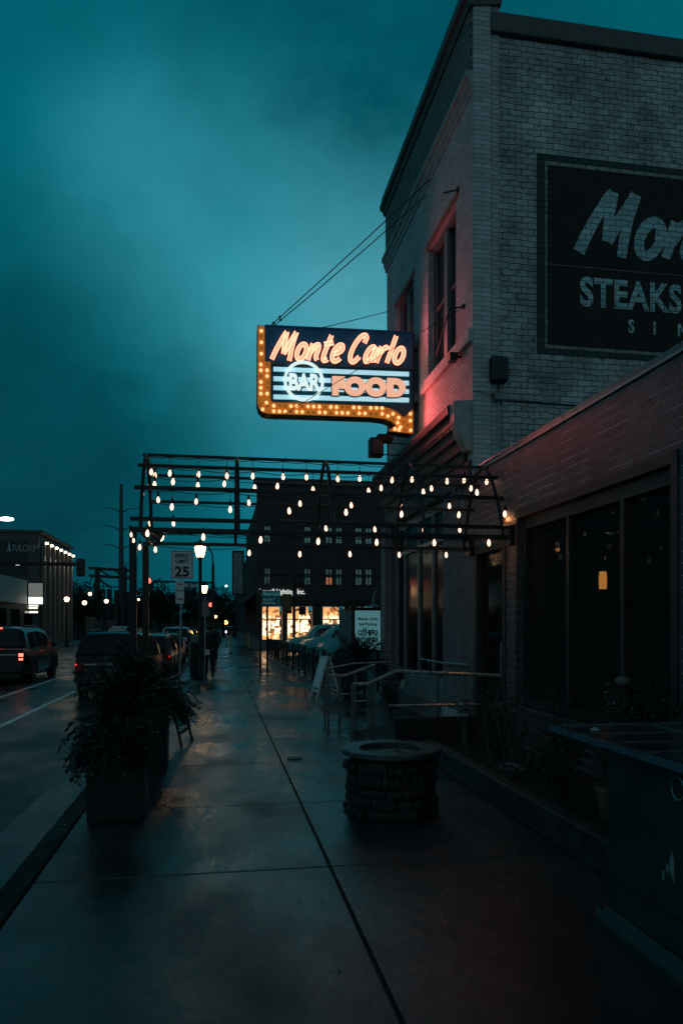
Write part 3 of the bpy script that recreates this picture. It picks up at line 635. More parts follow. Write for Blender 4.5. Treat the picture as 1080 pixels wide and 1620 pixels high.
# raised lip round the arrow
lip = MB(); pts3 = [Q(*p) for p in arrow]+[Q(*arrow[0])]
lip.tube([(q.x, SY-.012, q.z) for q in pts3], .009, 6); lip.build('arrow_rim', mat('rim_copper', (.30, .16, .07), .35, metal=.6), ch)
up = [(419.8, 516.5), (652.5, 527), (652.5, 583), (428, 575.5), (428, 571.5), (419.8, 571)]
p_, d_ = front(up, SY+.0, .33); MB().prism(p_, d_).build('upper_panel', M_SIGNB, sg)
lo = [(429, 577), (652.5, 584.5), (653.0, 646), (638.5, 659), (627.5, 649.8), (615.5, 644), (602, 641), (500, 636.5), (430.5, 634.5), (429, 630)]
p_, d_ = front(lo, SY+.001, .33); MB().prism(p_, d_).build('lower_panel', mat('sign_teal_panel', (.008, .13, .19), .35, var=.15), sg)
tr = MB(); a, b = Q(428, 575.8), Q(653, 583.6); tr.bar((a.x, SY-.02, a.z), (b.x, SY-.02, b.z), .03, .022); tr.build('dividing_trim', M_COPE, sg)
tp = MB(); a, b = Q(419, 515.2), Q(653, 526.2); tp.bar((a.x, SY+.16, a.z), (b.x, SY+.16, b.z), .36, .03); tp.build('top_cap', M_SIGNB, sg)
tp = MB(); a, b = Q(654, 527), Q(654, 650); tp.bar((a.x, SY+.16, a.z), (b.x, SY+.16, b.z), .03, .36, up=(0, 1, 0)); tp.build('end_cap', M_SIGNE, sg)
for i, (ya, yb) in enumerate(((580.5, 587.5), (595.5, 602.8), (610, 617), (624.3, 631.5))):
    # stripes follow the slope of the cabinet
    P4 = [(432.5, ya), (646.5, ya+8.2*(1-i*.12)), (646.5, yb+8.2*(1-i*.12)), (432.5, yb)]
    p_, d_ = front(P4, SY-.012, .0115); MB().prism(p_, d_).build('light_stripe', M_STRIPE, sg)
def Ps(u, v, w): return (u, SY-w, v)
# script lettering: strokes laid on a sloping baseline
o = Q(427, 569.5); e = Q(640, 577.5); slope = (e.z-o.z)/(e.x-o.x)
strokes = script_strokes('Monte Carlo', 0, 0, .54, .526, .30)
fc, nb = MB(), MB()
for i, (pts, cl) in enumerate(strokes):
    pts = [(o.x+.02+u, o.z+v+slope*u) for u, v in pts]
    fc.ribbon(lambda u, v, w, i=i: Ps(u, v, .03+w+.0008*(i % 6)), pts, .092, .012, closed=cl)
    for s in (-1, 1):
        nb.ribbon(lambda u, v, w, i=i: Ps(u, v, .055+w), pts, .011, .011, closed=cl, w_off=.033*s)
le = fc.build('script_lettering', M_LETTER, sg); nb.build('neon_tubing', M_NEON, le)
bk = MB()
for i, (pts, cl) in enumerate(strokes):
    bk.ribbon(lambda u, v, w, i=i: Ps(u, v, .004+w), [(o.x+.02+u, o.z+v+slope*u) for u, v in pts], .125, .006+.0005*(i % 4), closed=cl)
bk.build('letter_backing', mat('letter_shadow', (.05, .015, .03), .5), le)
c0 = Q(480, 604.5); rr = 30.5*at(541, 0, SY).x*0+.355
rg = MB(); rg.ribbon(Ps and (lambda u, v, w: Ps(u, v, .05+w)), [(c0.x+rr*math.cos(a), c0.z+rr*math.sin(a)) for a in [2*math.pi*i/56 for i in range(56)]], .055, .025, closed=True)
rg.build('ring', M_RING, sg)
def slopeP(u0, v0, out):
    return lambda u, v, w: Ps(u0+u, v0+v+slope*u, out+w)
q = Q(456, 617)
MB().text('BAR', slopeP(q.x, q.z, .035), .42, bold=.016, depth=.03, sx=.76, sp=1.0).build('bar_lettering', M_RING, sg)
q = Q(457, 618.2)
MB().text('BAR', slopeP(q.x, q.z, .018), .42, bold=.028, depth=.012, sx=.76, sp=1.0).build('bar_letter_shadow', mat('sign_shadow_line', (.01, .06, .10), .4), sg)
q = Q(525, 623.5)
MB().text('FOOD', slopeP(q.x, q.z, .035), .42, bold=.036, depth=.04, sx=1.08, sp=1.16).build('food_lettering', M_FOOD, sg)
q = Q(524.5, 624.4)
MB().text('FOOD', slopeP(q.x, q.z, .020), .42, bold=.047, depth=.012, sx=1.08, sp=1.16).build('food_letter_shadow', MATS['sign_shadow_line'], sg)
# marquee bulbs
bpos = []
y = 524.0
while y < 566: bpos.append((413.3, y)); y += 9.0
y = 577.0
while y < 632: bpos += [(412.6, y), (422.5, y)]; y += 9.2
bpos += [(412, 640), (421.5, 637.5), (415.5, 648.0), (423, 643)]
x = 433.0
while x < 606: bpos += [(x, 642.3+(x-433)*.022), (x, 651.0+(x-433)*.024)]; x += 9.0
bpos += [(612, 650), (621, 655), (613, 658.5), (622, 663.5), (630, 661), (628.5, 669), (638, 668), (633, 676), (643, 660), (648.5, 655), (648.5, 666), (640, 680), (649, 681), (624, 679), (644, 673), (630.5, 680.5)]
lit = MB().ball((0, 0, 0), .033, 8, 6).build('marquee_bulb', M_MBULB, sg, smooth=True); dim = None
meL, meD = lit.data, None
dimo = MB().ball((0, 0, 0), .030, 8, 6).build('marquee_bulb', M_MBULBOFF, sg, smooth=True); meD = dimo.data
off0 = wloc(sg)
for i, (bx, by) in enumerate(bpos):
    on = ((i*7) % 11) < 7
    q = Q(bx, by); v = Vector((q.x, SY-.018, q.z))-off0
    ob = lit if i == 0 else (dimo if i == 1 else None)
    if ob is None:
        ob = bpy.data.objects.new('marquee_bulb', meL if on else meD); COL.objects.link(ob); ob.parent = sg
    ob.location = v
# mesh of lit / dim prototypes sit round their own origin
for me in (meL, meD):
    c = sum((v.co for v in me.vertices), Vector())/len(me.vertices)
    for v in me.vertices: v.co -= c
# mounting arms
mb = MB()
for (px, py) in ((655, 549), (655, 641)):
    q = Q(px, py); MB().tube([(q.x-.1, SY+.16, q.z), (XW+.02, SY+.16, q.z)], .035).build('mounting_arm', M_BLACK, sg)
q = Q(610, 686); mb.box(q.x-.14, q.x+.16, SY+.02, SY+.3, q.z-.12, q.z-.0); mb.build('mounting_arm', M_BLACK, sg)
# the red light the neon throws on the facade: one pool on each side of the double-faced sign
for nm_, lx, ly, lz, ty, tz, en, cl in (('neon_light', 3.15, SY-.28, 5.75, 12.5, 5.75, 84, (1, .12, .12)), ('neon_light', 3.05, SY-.28, 7.0, 12.5, 7.5, 30, (1, .16, .24)), ('neon_light', 3.15, SY+.60, 6.6, 15.0, 6.9, 40, (1, .16, .20))):
    ld = bpy.data.lights.new(nm_, 'SPOT'); ld.energy = en; ld.spot_size = R(104); ld.spot_blend = .7; ld.color = cl; ld.shadow_soft_size = .16
    lo_ = bpy.data.objects.new(nm_, ld); COL.objects.link(lo_); lo_.parent = sg; lo_.location = Vector((lx, ly, lz))-wloc(sg)
    lo_.rotation_euler = (Vector((XW, ty, tz))-Vector((lx, ly, lz))).to_track_quat('-Z', 'Y').to_euler()
def cable(a, b, sag, r, label, drop=None):
    pts = [Vector(a).lerp(Vector(b), i/14)-Vector((0, 0, sag*4*(i/14)*(1-i/14))) for i in range(15)]
    mb = MB().tube(pts, r, 5)
    for tt in (.93, .97): mb.ball(pts[0].lerp(pts[-1], 1-tt), r*2.6, 6, 4)
    tag(mb.build('guy_wire', M_CABLE), label, 'guy wire', 'guy wires bracing the neon sign')
a = Q(426, 514)
cable((a.x, SY+.1, a.z), (XW, 12.9, 9.95), .02, .010, 'upper of two parallel guy wires from the neon sign to the roof cornice')
cable((a.x+.02, SY+.2, a.z), (XW, 13.2, 9.82), .03, .010, 'lower of two parallel guy wires rising from the neon sign')
a = Q(470, 518); b = at(613, 496, 16.2)
cable((a.x, SY+.3, a.z), (XW, 16.3, 8.95), .01, .008, 'short guy wire running from the sign top to the far building corner')
a = Q(435, 665)
cable((a.x, SY-.02, a.z), (XW, 11.1, 6.80), -.02, .006, 'thin guy wire from the bottom of the neon sign across its face')

# ------------------------------------------------------------------ entrance canopy frame and its string lights
PX0, PX1 = -1.06, XW-.03
cf = thing('canopy_frame', (1.4, 9.9, 0), 'black arched canopy frame spanning the sidewalk to the building door', 'canopy frame')
prof = [(9.14, 2.90), (9.18, 3.04), (9.27, 3.28), (9.38, 3.47), (9.58, 3.78), (9.75, 3.92), (9.93, 3.99), (10.11, 3.93), (10.30, 3.78), (10.47, 3.50), (10.58, 3.26), (10.68, 3.05), (10.70, 2.90)]
pur = [(9.14, 2.905, .07, 0), (9.19, 3.045, .06, 0), (9.38, 3.465, .06, .03), (9.58, 3.785, .05, .05), (9.93, 4.0, .045, .08),
       (10.28, 3.80, .045, .12), (10.50, 3.48, .045, .14), (10.66, 3.07, .045, .06), (10.70, 2.91, .055, .0)]
for y, z, w, sh_ in pur:
    MB().bar((PX0+sh_, y, z), (PX1, y, z), w, w*.8).build('purlin', M_DARKM, cf, bevel=.006)
for x in (-.93, .25, 1.45, 2.65, 3.72):
    MB().tube([(x, y, z) for y, z in [tuple(q) for q in spline(prof, 3)]], .024, 8).build('arch', M_DARKM, cf, smooth=True)
for y in (9.14, 10.70):
    MB().box(-1.06, -.975, y-.045, y+.045, 0, 2.88).build('post', M_BLACK, cf, bevel=.008)
    MB().box(PX1-.04, PX1+.028, y-.08, y+.08, 2.80, 3.06).build('wall_bracket', M_BLACK, cf, bevel=.006)
MB().tube([(-.93, 9.14, 2.9), (-.93, 10.70, 2.9)], .028).build('side_rail', M_DARKM, cf)
bulb_me = MB().lathe([(.010, .030), (.013, .02), (.021, 0), (.0235, -.018), (.021, -.037), (.012, -.051), (.003, -.056)], (0, 0, 0), 12)
sock_me = MB().lathe([(.006, .105), (.015, .09), (.018, .06), (.017, .031), (.010, .0305)], (0, 0, 0), 10)
B0 = bulb_me.build('bulb', M_BULB, smooth=True); S0 = sock_me.build('socket', M_CABLE, smooth=True)
def z2(lst): return [(190+x/3.375, 700+y/3.375) for x, y in lst]
def z3(lst): return [(500+x/3.375, 700+y/3.375) for x, y in lst]
strings = [
 ('along the ridge pipe', 9.93, 3.97, z2([(168,165),(267,172),(420,178),(570,185),(708,187),(869,190),(993,192)])+z3([(113,202),(230,200),(402,208),(508,205),(694,214),(785,208),(905,217)])),
 ('on the upper near purlin', 9.58, 3.75, z2([(186,233),(284,217),(416,238),(718,250),(1028,260)])+z3([(277,267),(568,272),(853,274)])),
 ('on the upper far purlin', 10.28, 3.77, z2([(188,183),(557,228),(839,240)])+z3([(72,243),(344,250),(611,252),(822,252)])),
 ('on the middle near purlin', 9.38, 3.43, z2([(120,278),(278,352),(588,365),(901,373)])+z3([(157,380),(452,390),(757,393),(1001,388)])),
 ('on the middle far purlin', 10.50, 3.45, z2([(160,233),(205,313),(407,322),(687,328),(959,333)])+z3([(185,342),(448,342),(707,345)])),
 ('behind the lower crossbeam', 10.66, 3.05, z2([(160,438),(286,438)])+z3([(50,465),(310,470),(570,470),(762,472)])),
 ('under the lowest near beam', 9.14, 2.88, z2([(62,500),(75,530),(148,492),(445,512),(750,527),(1056,535)])+z3([(320,540),(626,542),(916,542)])),
 ('under the lowest far beam', 10.70, 2.88, z2([(107,565),(190,578),(689,596),(958,602)])+z3([(178,602),(440,605),(690,606)]))]
for nm, Y, zc, pts in strings:
    st = thing('string_light', (1.4, Y, zc), 'string of bare lit bulbs hanging '+nm+' of the canopy frame', 'string lights', 'string lights on the canopy frame')
    pts = sorted(pts); ws = [at(x, y, Y) for x, y in pts]
    cb = MB(); prev = Vector((PX0+.1, Y, zc))
    for w in ws+[Vector((PX1-.05, Y, zc))]:
        nx = Vector((w.x, Y-.03, zc)); n = 6
        if (nx-prev).length > .05: cb.tube([prev.lerp(nx, i/n)-Vector((0, 0, .05*4*(i/n)*(1-i/n)*min(1, (nx-prev).length))) for i in range(n+1)], .0055, 5)
        prev = nx
    for w in ws:
        if zc-w.z > .14: cb.tube([(w.x, Y-.03, zc), (w.x, Y-.03, w.z+.12)], .004, 5)
    cb.build('cable', M_CABLE, st)
    for w in ws:
        b = bpy.data.objects.new('bulb', B0.data); COL.objects.link(b); b.parent = st; b.location = Vector((w.x, Y-.03, w.z+.025))-wloc(st)
        b.rotation_euler = (random.uniform(-.08, .08), random.uniform(-.08, .08), 0)
        s = bpy.data.objects.new('socket', S0.data); COL.objects.link(s); s.parent = b
        if w.x > 3.5 and Y < 9.5:      # the bulbs next to the brick: their own light, kept small
            ld = bpy.data.lights.new('bulb_light', 'POINT'); ld.energy = 1.0; ld.color = (1, .36, .12); ld.shadow_soft_size = .03
            lo_ = bpy.data.objects.new('bulb_light', ld); COL.objects.link(lo_); lo_.parent = b; lo_.location = (0, 0, -.085)
bpy.data.objects.remove(B0); bpy.data.objects.remove(S0)
# the clamp lamp on the outer corner of the frame
q = at(250, 848, 9.3)
t = thing('clamp_lamp', q, 'lit clamp lamp with a bell shade on the outer corner of the canopy frame', 'lamp')
sh = MB().lathe([(.018, .12), (.03, .09), (.05, .05), (.085, -.02), (.09, -.035), (.08, -.034), (.045, .045)], (0, 0, 0), 18)
m3 = Matrix.Rotation(R(-62), 3, 'Y') @ Matrix.Rotation(R(25), 3, 'X')
for v in sh.v: v.xyz = m3 @ v + q
sh.build('shade', M_COPE, t, smooth=True)
bb = MB().ball((0, 0, -.015), .06, 12, 8)
for v in bb.v: v.xyz = m3 @ v + q
bb.build('bulb', M_COOL if False else M_LANT, t, smooth=True)
MB().tube([q+m3@Vector((0, 0, .11)), (-.80, 9.16, 2.93)], .02).build('neck', M_BLACK, t)

# ------------------------------------------------------------------ ramp and rails
structure(MB().prism([(2.05, 9.55, .012), (3.3, 9.55, .24), (XW, 9.55, .24), (XW, 9.55, .004), (2.05, 9.55, .004)], (0, 1.95, 0)), 'ramp', M_KERB)
tag(MB().box(2.33, XW-.01, 9.44, 9.53, .003, .50).build('ramp_wall', M_WOODB, bevel=.01), 'low dark solid wall along the near side of the entrance ramp', 'wall')
rail1 = thing('ramp_railing', (2.6, 9.5, 0), 'near grey steel handrail on the ramp right behind the fire pit', 'railing', 'ramp handrails')
hr = [(1.77, 9.58, .95), (1.98, 9.58, .95), (2.36, 9.52, 1.12), (XW-.04, 9.46, 1.05)]
MB().tube(hr, .026).build('handrail', M_RAIL, rail1, smooth=True)
mb = MB(); mb.tube([(2.25, 9.5, .66), (XW-.04, 9.44, .66)], .019); mb.tube([(1.77, 9.58, .72), (1.99, 9.58, .72)], .014); mb.build('mid_rail', M_RAIL, rail1)
mb = MB(); mb.tube([(1.77, 9.58, .14), (1.99, 9.58, .14)], .014); mb.build('bottom_rail', M_RAIL, rail1)
for x, y, z in ((1.77, 9.58, .95), (1.99, 9.58, .95), (2.93, 9.49, 1.09), (2.04, 9.59, .97)):
    MB().box(x-.018, x+.018, y-.018, y+.018, 0.003, z-.01).build('post', mat('rail_post_steel', (.16, .18, .185), .4, metal=.5), rail1)
rail2 = thing('ramp_railing', (1.9, 11.5, 0), 'far grey steel handrail on the ramp beside the dark shrubs', 'railing', 'ramp handrails')
MB().tube([(1.74, 11.52, .93), (2.02, 11.52, .93), (2.50, 11.5, 1.10)], .026).build('handrail', M_RAIL, rail2, smooth=True)
mb = MB(); mb.tube([(1.80, 12.3, .99), (2.3, 12.3, 1.08), (2.95, 12.3, 1.10)], .016); mb.build('back_handrail', M_RAIL, rail2, smooth=True)
mb = MB(); mb.tube([(1.74, 11.52, .62), (2.3, 11.52, .64)], .013); mb.build('mid_rail', M_RAIL, rail2)
mb = MB(); mb.tube([(1.74, 11.52, .22), (2.3, 11.52, .22)], .013); mb.build('bottom_rail', M_RAIL, rail2)
for x, y, z in ((1.74, 11.52, .93), (1.92, 11.52, .93), (2.18, 11.52, .98), (2.47, 11.5, 1.08), (1.80, 12.3, .99)):
    MB().box(x-.018, x+.018, y-.018, y+.018, 0.003, z-.01).build('post', MATS['rail_post_steel'], rail2)
t = thing('wall_handrail', (XW-.06, 11.4, 1.0), 'thin grey handrail fixed along the facade beside the door', 'railing')
MB().tube([(XW-.07, 13.4, 1.10), (XW-.07, 12.0, 1.09), (XW-.07, 10.7, 1.13)], .018).build('handrail', M_RAIL, t)
for y in (12.9, 11.0): MB().tube([(XW-.07, y, 1.09), (XW-.01, y, .98)], .01).build('bracket', M_RAIL, t)
p = at(638, 1083, 12.0)
t = thing('hanging_lantern', (p.x, 12.0, p.z), 'small glass lantern hooked on the far ramp handrail', 'lantern')
MB().lathe([(.02, -.10), (.05, -.08), (.055, .03), (.03, .07), (.01, .10)], p, 12).build('glass', mat('lantern_glass', (.2, .24, .24), .15, var=0), t, smooth=True)
MB().tube([p+Vector((0, 0, .1)), p+Vector((0, 0, .22))], .006).build('hook', M_BLACK, t)

# ------------------------------------------------------------------ fire pit
fx, fy = 1.60, 6.66
fp = thing('fire_pit', (fx, fy, 0), 'round stacked stone fire pit with a grey rim on the sidewalk', 'fire pit')
core = MB().lathe([(.385, .004), (.385, .545), (.30, .545), (.30, .25), (.001, .25)], (fx, fy, 0), 40); core.build('core', mat('pit_core', (.008, .008, .008), .9), fp)
stn, pale = MB(), MB()
zc = .006; row = 0
rnd = random.Random(3)
while zc < .50:
    hgt = rnd.uniform(.075, .15); hgt = min(hgt, .525-zc); a = rnd.uniform(0, 1)
    while a < 2*math.pi+.6:
        wd = rnd.uniform(.22, .62); ro = .420+rnd.uniform(-.026, .026); n = 5
        ring = [a+(wd-.03)*i/(n-1) for i in range(n)]; zt = zc+hgt-.008-rnd.uniform(-.012, .022)
        vs, fs = [], []
        for an in ring:
            j = rnd.uniform(-.018, .014)
            for rr_, zz_ in ((.37, zc+.002), (ro+j, zc+.006), (ro+j+.004, (zc+zt)/2), (ro+j-.004, zt), (.37, zt)):
                vs.append((fx+rr_*math.cos(an), fy+rr_*math.sin(an), zz_))
        for i in range(n-1):
            for kk in range(5): fs.append((i*5+kk, i*5+(kk+1) % 5, (i+1)*5+(kk+1) % 5, (i+1)*5+kk))
        fs += [(0, 1, 2, 3, 4), (n*5-1, n*5-2, n*5-3, n*5-4, n*5-5)]
        mid = (a+wd/2) % (2*math.pi)
        tgt = pale if (row == 0 and (4.45 < mid < 4.68 or 4.9 < mid < 5.15)) else stn
        tgt.add(vs, fs)
        a += wd
    zc += hgt; row += 1
    if zc > .46: break
stn.build('stone_wall', M_STONE, fp, bevel=.006)
if pale.v: pale.build('pale_stone', M_STONEL, fp, bevel=.006)
MB().lathe([(.29, .545), (.29, .585), (.30, .595), (.455, .597), (.466, .588), (.466, .556), (.455, .546)], (fx, fy, 0), 48).build('rim', M_PITCAP, fp, smooth=True)
lv = MB()
for i in range(160):
    a, r_ = rnd.uniform(0, 6.28), .24*math.sqrt(rnd.random()); s = rnd.uniform(.012, .03)
    lv.ball((fx+r_*math.cos(a), fy+r_*math.sin(a), .50+rnd.uniform(0, .03)), s, 6, 4, .7)
lv.build('lava_rock', mat('lava_rock', (.02, .02, .02), .8), fp)
MB().tube([(fx+.10+.085*math.cos(a), fy+.085*math.sin(a), .545) for a in [2*math.pi*i/20 for i in range(21)]], .010).build('burner_ring', M_GALV, fp)

# ------------------------------------------------------------------ planting bed and shrubs
def leaf_cloud(mb, c, rad, n, size, rng, el=2.2, gaps=.0, drop=0.0, clump=9):
    c = Vector(c); cl = []
    for i in range(clump):
        v = Vector((rng.gauss(0, 1), rng.gauss(0, 1), rng.gauss(0, 1))).normalized()*rng.uniform(.35, .95)
        cl.append((Vector((v.x*rad[0], v.y*rad[1], v.z*rad[2])), rng.uniform(.25, .5)))
    for i in range(n):
        q, cr = rng.choice(cl)
        d = Vector((rng.gauss(0, .5), rng.gauss(0, .5), rng.gauss(0, .5)))
        p = c+q+Vector((d.x*rad[0]*cr, d.y*rad[1]*cr, d.z*rad[2]*cr))
        if p.z < .03: continue
        ax = Vector((rng.gauss(0, 1), rng.gauss(0, 1), rng.gauss(0, .7)-drop)).normalized(); sd = ax.cross(Vector((rng.gauss(0, 1), rng.gauss(0, 1), rng.gauss(0, 1)))).normalized()
        l = size*rng.uniform(.6, 1.4)*el; w = size*rng.uniform(.6, 1.2)
        mb.add([p, p+ax*l*.45+sd*w*.5, p+ax*l, p+ax*l*.45-sd*w*.5], [(0, 1, 2, 3)])
    return cl
def shrub(name, loc, rad, n, size, m, label, cat, seed, stems=5, el=2.2, drop=0.0, group=None, twig=M_BARK):
    rng = random.Random(seed); t = thing(name, loc, label, cat, group)
    lf = MB(); c = Vector(loc)+Vector((0, 0, rad[2])); cl = leaf_cloud(lf, c, rad, n, size, rng, el, drop=drop); lf.build('foliage', m, t)
    st = MB()
    for q, _ in cl[:max(stems, 1)]: st.tube([Vector(loc), Vector(loc).lerp(c+q, .5)+Vector((rng.uniform(-.03, .03), 0, .03)), c+q], [.012, .008, .003], 5)
    st.build('stem', twig, t); return t
structure(MB().box(2.78, XW-.001, -3.2, 9.2, .002, .16), 'planting_bed', M_SOIL)
tag(MB().box(2.64, 2.78, -3.2, 9.2, .002, .25).build('bed_edging', mat('dark_stone_edging', (.035, .034, .033), .55, var=.5, bump=.5), bevel=.012), 'low dark stone edging along the planting bed under the extension window', 'edging')
specs = [((3.35, 8.7, .16), (.34, .30, .40), 'twiggy dark shrub nearest the ramp wall'), ((3.2, 7.9, .16), (.32, .34, .42), 'dark shrub with arching twigs second from the ramp'),
         ((3.4, 7.0, .16), (.36, .36, .45), 'broad dark shrub under the middle window pane'), ((3.1, 6.2, .16), (.34, .34, .42), 'dense low shrub beside the dark cabinet'),
         ((3.5, 5.6, .16), (.38, .4, .62), 'tall leafy shrub below the near end of the window'), ((3.5, 4.9, .16), (.34, .4, .70), 'tall dark shrub against the brick behind the cabinet')]
for i, (l, r_, lab) in enumerate(specs):
    shrub('shrub', l, r_, 1500, .016, (M_LEAF, M_LEAF2)[i % 2], lab, 'shrub', 40+i, 9, 2.6, group='shrubs in the planting bed')
rng = random.Random(5)
tw = MB()
for i in range(34):
    x, y = rng.uniform(3.0, 3.6), rng.uniform(7.4, 9.0); a = rng.uniform(0, 6.28); h = rng.uniform(.5, .95)
    tw.tube([(x, y, .16), (x+.12*math.cos(a), y+.12*math.sin(a), .16+h*.6), (x+.34*math.cos(a), y+.34*math.sin(a), .16+h)], [.006, .004, .002], 5)
tag(tw.build('bare_twigs', mat('pale_twig', (.12, .10, .08), .7)), 'bare pale twigs arching out of the bed beside the ramp', 'twigs', kind='stuff')
# pale flower clump
p = (2.98, 7.15, .20); rng = random.Random(9); t = thing('flower_clump', p, 'low clump of tiny pale flowers at the edge of the planting bed', 'flowers')
f = MB()
for i in range(150):
    a, r_ = rng.uniform(0, 6.28), .15*math.sqrt(rng.random()); q = Vector((p[0]+r_*math.cos(a)*1.1, p[1]+r_*math.sin(a), .25+.05*(1-r_/.15)+rng.uniform(0, .03)))
    for k in range(3):
        an = rng.uniform(0, 6.28); u = Vector((math.cos(an), math.sin(an), rng.uniform(-.3, .3)))*.008; w = Vector((-math.sin(an), math.cos(an), .2))*.005; f.add([q-u, q+w, q+u, q-w], [(0, 1, 2, 3)])
f.build('petals', M_PETAL, t); lf = MB(); leaf_cloud(lf, (p[0], p[1], .23), (.13, .12, .05), 300, .012, rng); lf.build('foliage', M_LEAFB, t)
# pots behind the cabinet
def pot(x, y, label, seed, r=.13, h=.26, z=.16, m=M_TERRA, fl=M_LEAF2, fh=.22):
    t = thing('flower_pot', (x, y, z), label, 'pot', 'pots in the planting bed')
    MB().lathe([(r*.72, 0), (r*.98, h*.85), (r*1.08, h*.86), (r*1.08, h), (r*.95, h), (r*.9, h*.9), (.001, h*.9)], (x, y, z), 20).build('pot', m, t, smooth=True)
    lf = MB(); leaf_cloud(lf, (x, y, z+h+fh*.6), (r*1.3, r*1.3, fh), 420, .018, random.Random(seed), 2.4); lf.build('foliage', fl, t)
    return t
t = thing('white_gourd', (3.42, 6.35, .9), 'pale ribbed gourd on a tall dark pedestal among the shrubs', 'gourd')
q = at(985, 1078, 6.35)
rb = MB(); pr = []
for i in range(9):
    a = math.pi*i/8; pr.append((.075*math.sin(a)+.001, -.055*math.cos(a)))
rb.lathe(pr, q, 20)
rb.build('flesh', mat('gourd_skin', (.15, .12, .11), .6), t, smooth=True); MB().tube([q+Vector((0, 0, .05)), q+Vector((.01, 0, .09))], .010).build('stalk', M_LEAF2, t)
tag(MB().lathe([(.11, .0), (.09, .05), (.07, .3), (.10, q.z-.16-.06), (.12, q.z-.16-.055)], (q.x, q.y, .16), 16).build('pedestal', M_PLANT, smooth=True), 'slim dark pedestal under the pale gourd', 'pedestal')
pot(3.2, 5.55, 'terracotta pot of small leaves just behind the dark cabinet', 71)
rng = random.Random(12); f = MB(); q = at(965, 1100, 6.1)
for i in range(34):
    p_ = q+Vector((rng.gauss(0, .03), rng.gauss(0, .05), rng.uniform(-.16, .12))); u = Vector((rng.gauss(0, 1), rng.gauss(0, 1), rng.gauss(0, 1))).normalized()*.014; w = u.cross(Vector((.3, .5, .8))).normalized()*.007
    f.add([p_-u, p_+w, p_+u, p_-w], [(0, 1, 2, 3)])
t = thing('variegated_plant', (q.x, q.y, .16), 'thin plant with a few pale leaves beside the gourd', 'plant')
f.build('pale_leaves', M_PETAL, t); MB().tube([(q.x, q.y, .16), (q.x+.02, q.y, .6), (q.x, q.y, q.z+.1)], [.01, .007, .003], 5).build('stem', M_BARK, t)
lf = MB(); leaf_cloud(lf, (q.x, q.y, q.z-.1), (.14, .14, .25), 400, .015, rng); lf.build('foliage', M_LEAF2, t)

# ------------------------------------------------------------------ dark cabinet with tiled top, near right
CX, CY0, CY1, CH = 2.22, 2.4, 3.90, 1.06
cb = thing('bar_cabinet', (2.8, 3.4, 0), 'dark weathered outdoor bar cabinet with a tiled top in the near corner', 'cabinet')
MB().box(CX, 3.35, CY0, CY1, .12, CH).build('body', M_CART, cb, bevel=.012)
p_ = [(CX-.001, .004), (CX-.055, .004), (CX-.055, .05), (CX-.012, .125), (CX-.001, .125)]
mb = MB(); mb.prism([(x, CY0-.0, z) for x, z in p_], (0, CY1-CY0+.05, 0)); mb.box(CX-.03, 3.35, CY1+.001, CY1+.04, .004, .12); mb.box(CX+.0, 3.3, CY0+.05, CY1-.01, .004, .119); mb.build('plinth', M_CART, cb)
MB().box(CX-.11, 3.50, CY0-.35, 4.36, CH+.003, CH+.035).build('top_slab', M_TABLET, cb, bevel=.008)
tr = MB()
x0, x1, y0, y1 = CX-.12, 3.51, 3.36, 4.37
for (a, b) in (((x0, CY0-.35), (x0, y1)), ((x0, y1), (x1, y1)), ((x1, y1), (x1, CY0-.35))):
    tr.bar((a[0], a[1], CH+.028), (b[0], b[1], CH+.028), .03, .035)
tm = tr.build('top_edge', M_TABLEF, cb)
gr = MB()
for y in (4.02, 3.70, 3.40): gr.box(x0+.02, x1-.02, y-.007, y+.007, CH+.036, CH+.041)
for x in (2.78,): gr.box(x-.008, x+.008, CY0, y1-.02, CH+.0362, CH+.0425)
gr.build('top_battens', mat('batten_metal', (.22, .23, .23), .35, metal=.5), tm)
MB().box(CX-.004, CX+.0, 2.62, 3.72, .30, .31).build('panel_seam', M_SIGNK, cb)
sc_ = MB()
def onxw(px, py, X):
    k = (px-540)/FPX; s1, c1 = math.sin(YAW), math.cos(YAW); d = X/(s1+k*c1); return Vector((X, d*(c1-k*s1), EYE-(py-HY)/FPX*d))
for poly in ([(1061, 1345), (1065, 1360), (1065, 1398), (1059, 1382), (1057, 1370)], [(1046, 1378), (1049, 1376), (1050, 1390), (1047, 1393)], [(1053, 1366), (1056, 1372), (1055, 1381), (1053, 1381)]):
    sc_.prism([onxw(x, y, CX-.004) for x, y in poly], (.003, 0, 0))
sc_.build('scraped_patch', M_SCUFF, cb)
q = onxw(1072, 1248, CX-.02)
MB().tube([(CX-.02, q.y+.05*math.cos(a), q.z+.055*math.sin(a)) for a in [2*math.pi*i/24 for i in range(25)]], .006, 6).build('ring_handle', M_GALV, cb, smooth=True)
q = at(948, 1164, 4.1)
tag(MB().lathe([(.032, 0), (.036, .008), (.02, .012), (.012, .02), (.001, .022)], (q.x, 4.15, CH+.037), 16).build('saucer', mat('pale_saucer', (.35, .42, .45), .3), smooth=True), 'small pale saucer on the far end of the tiled cabinet top', 'saucer')

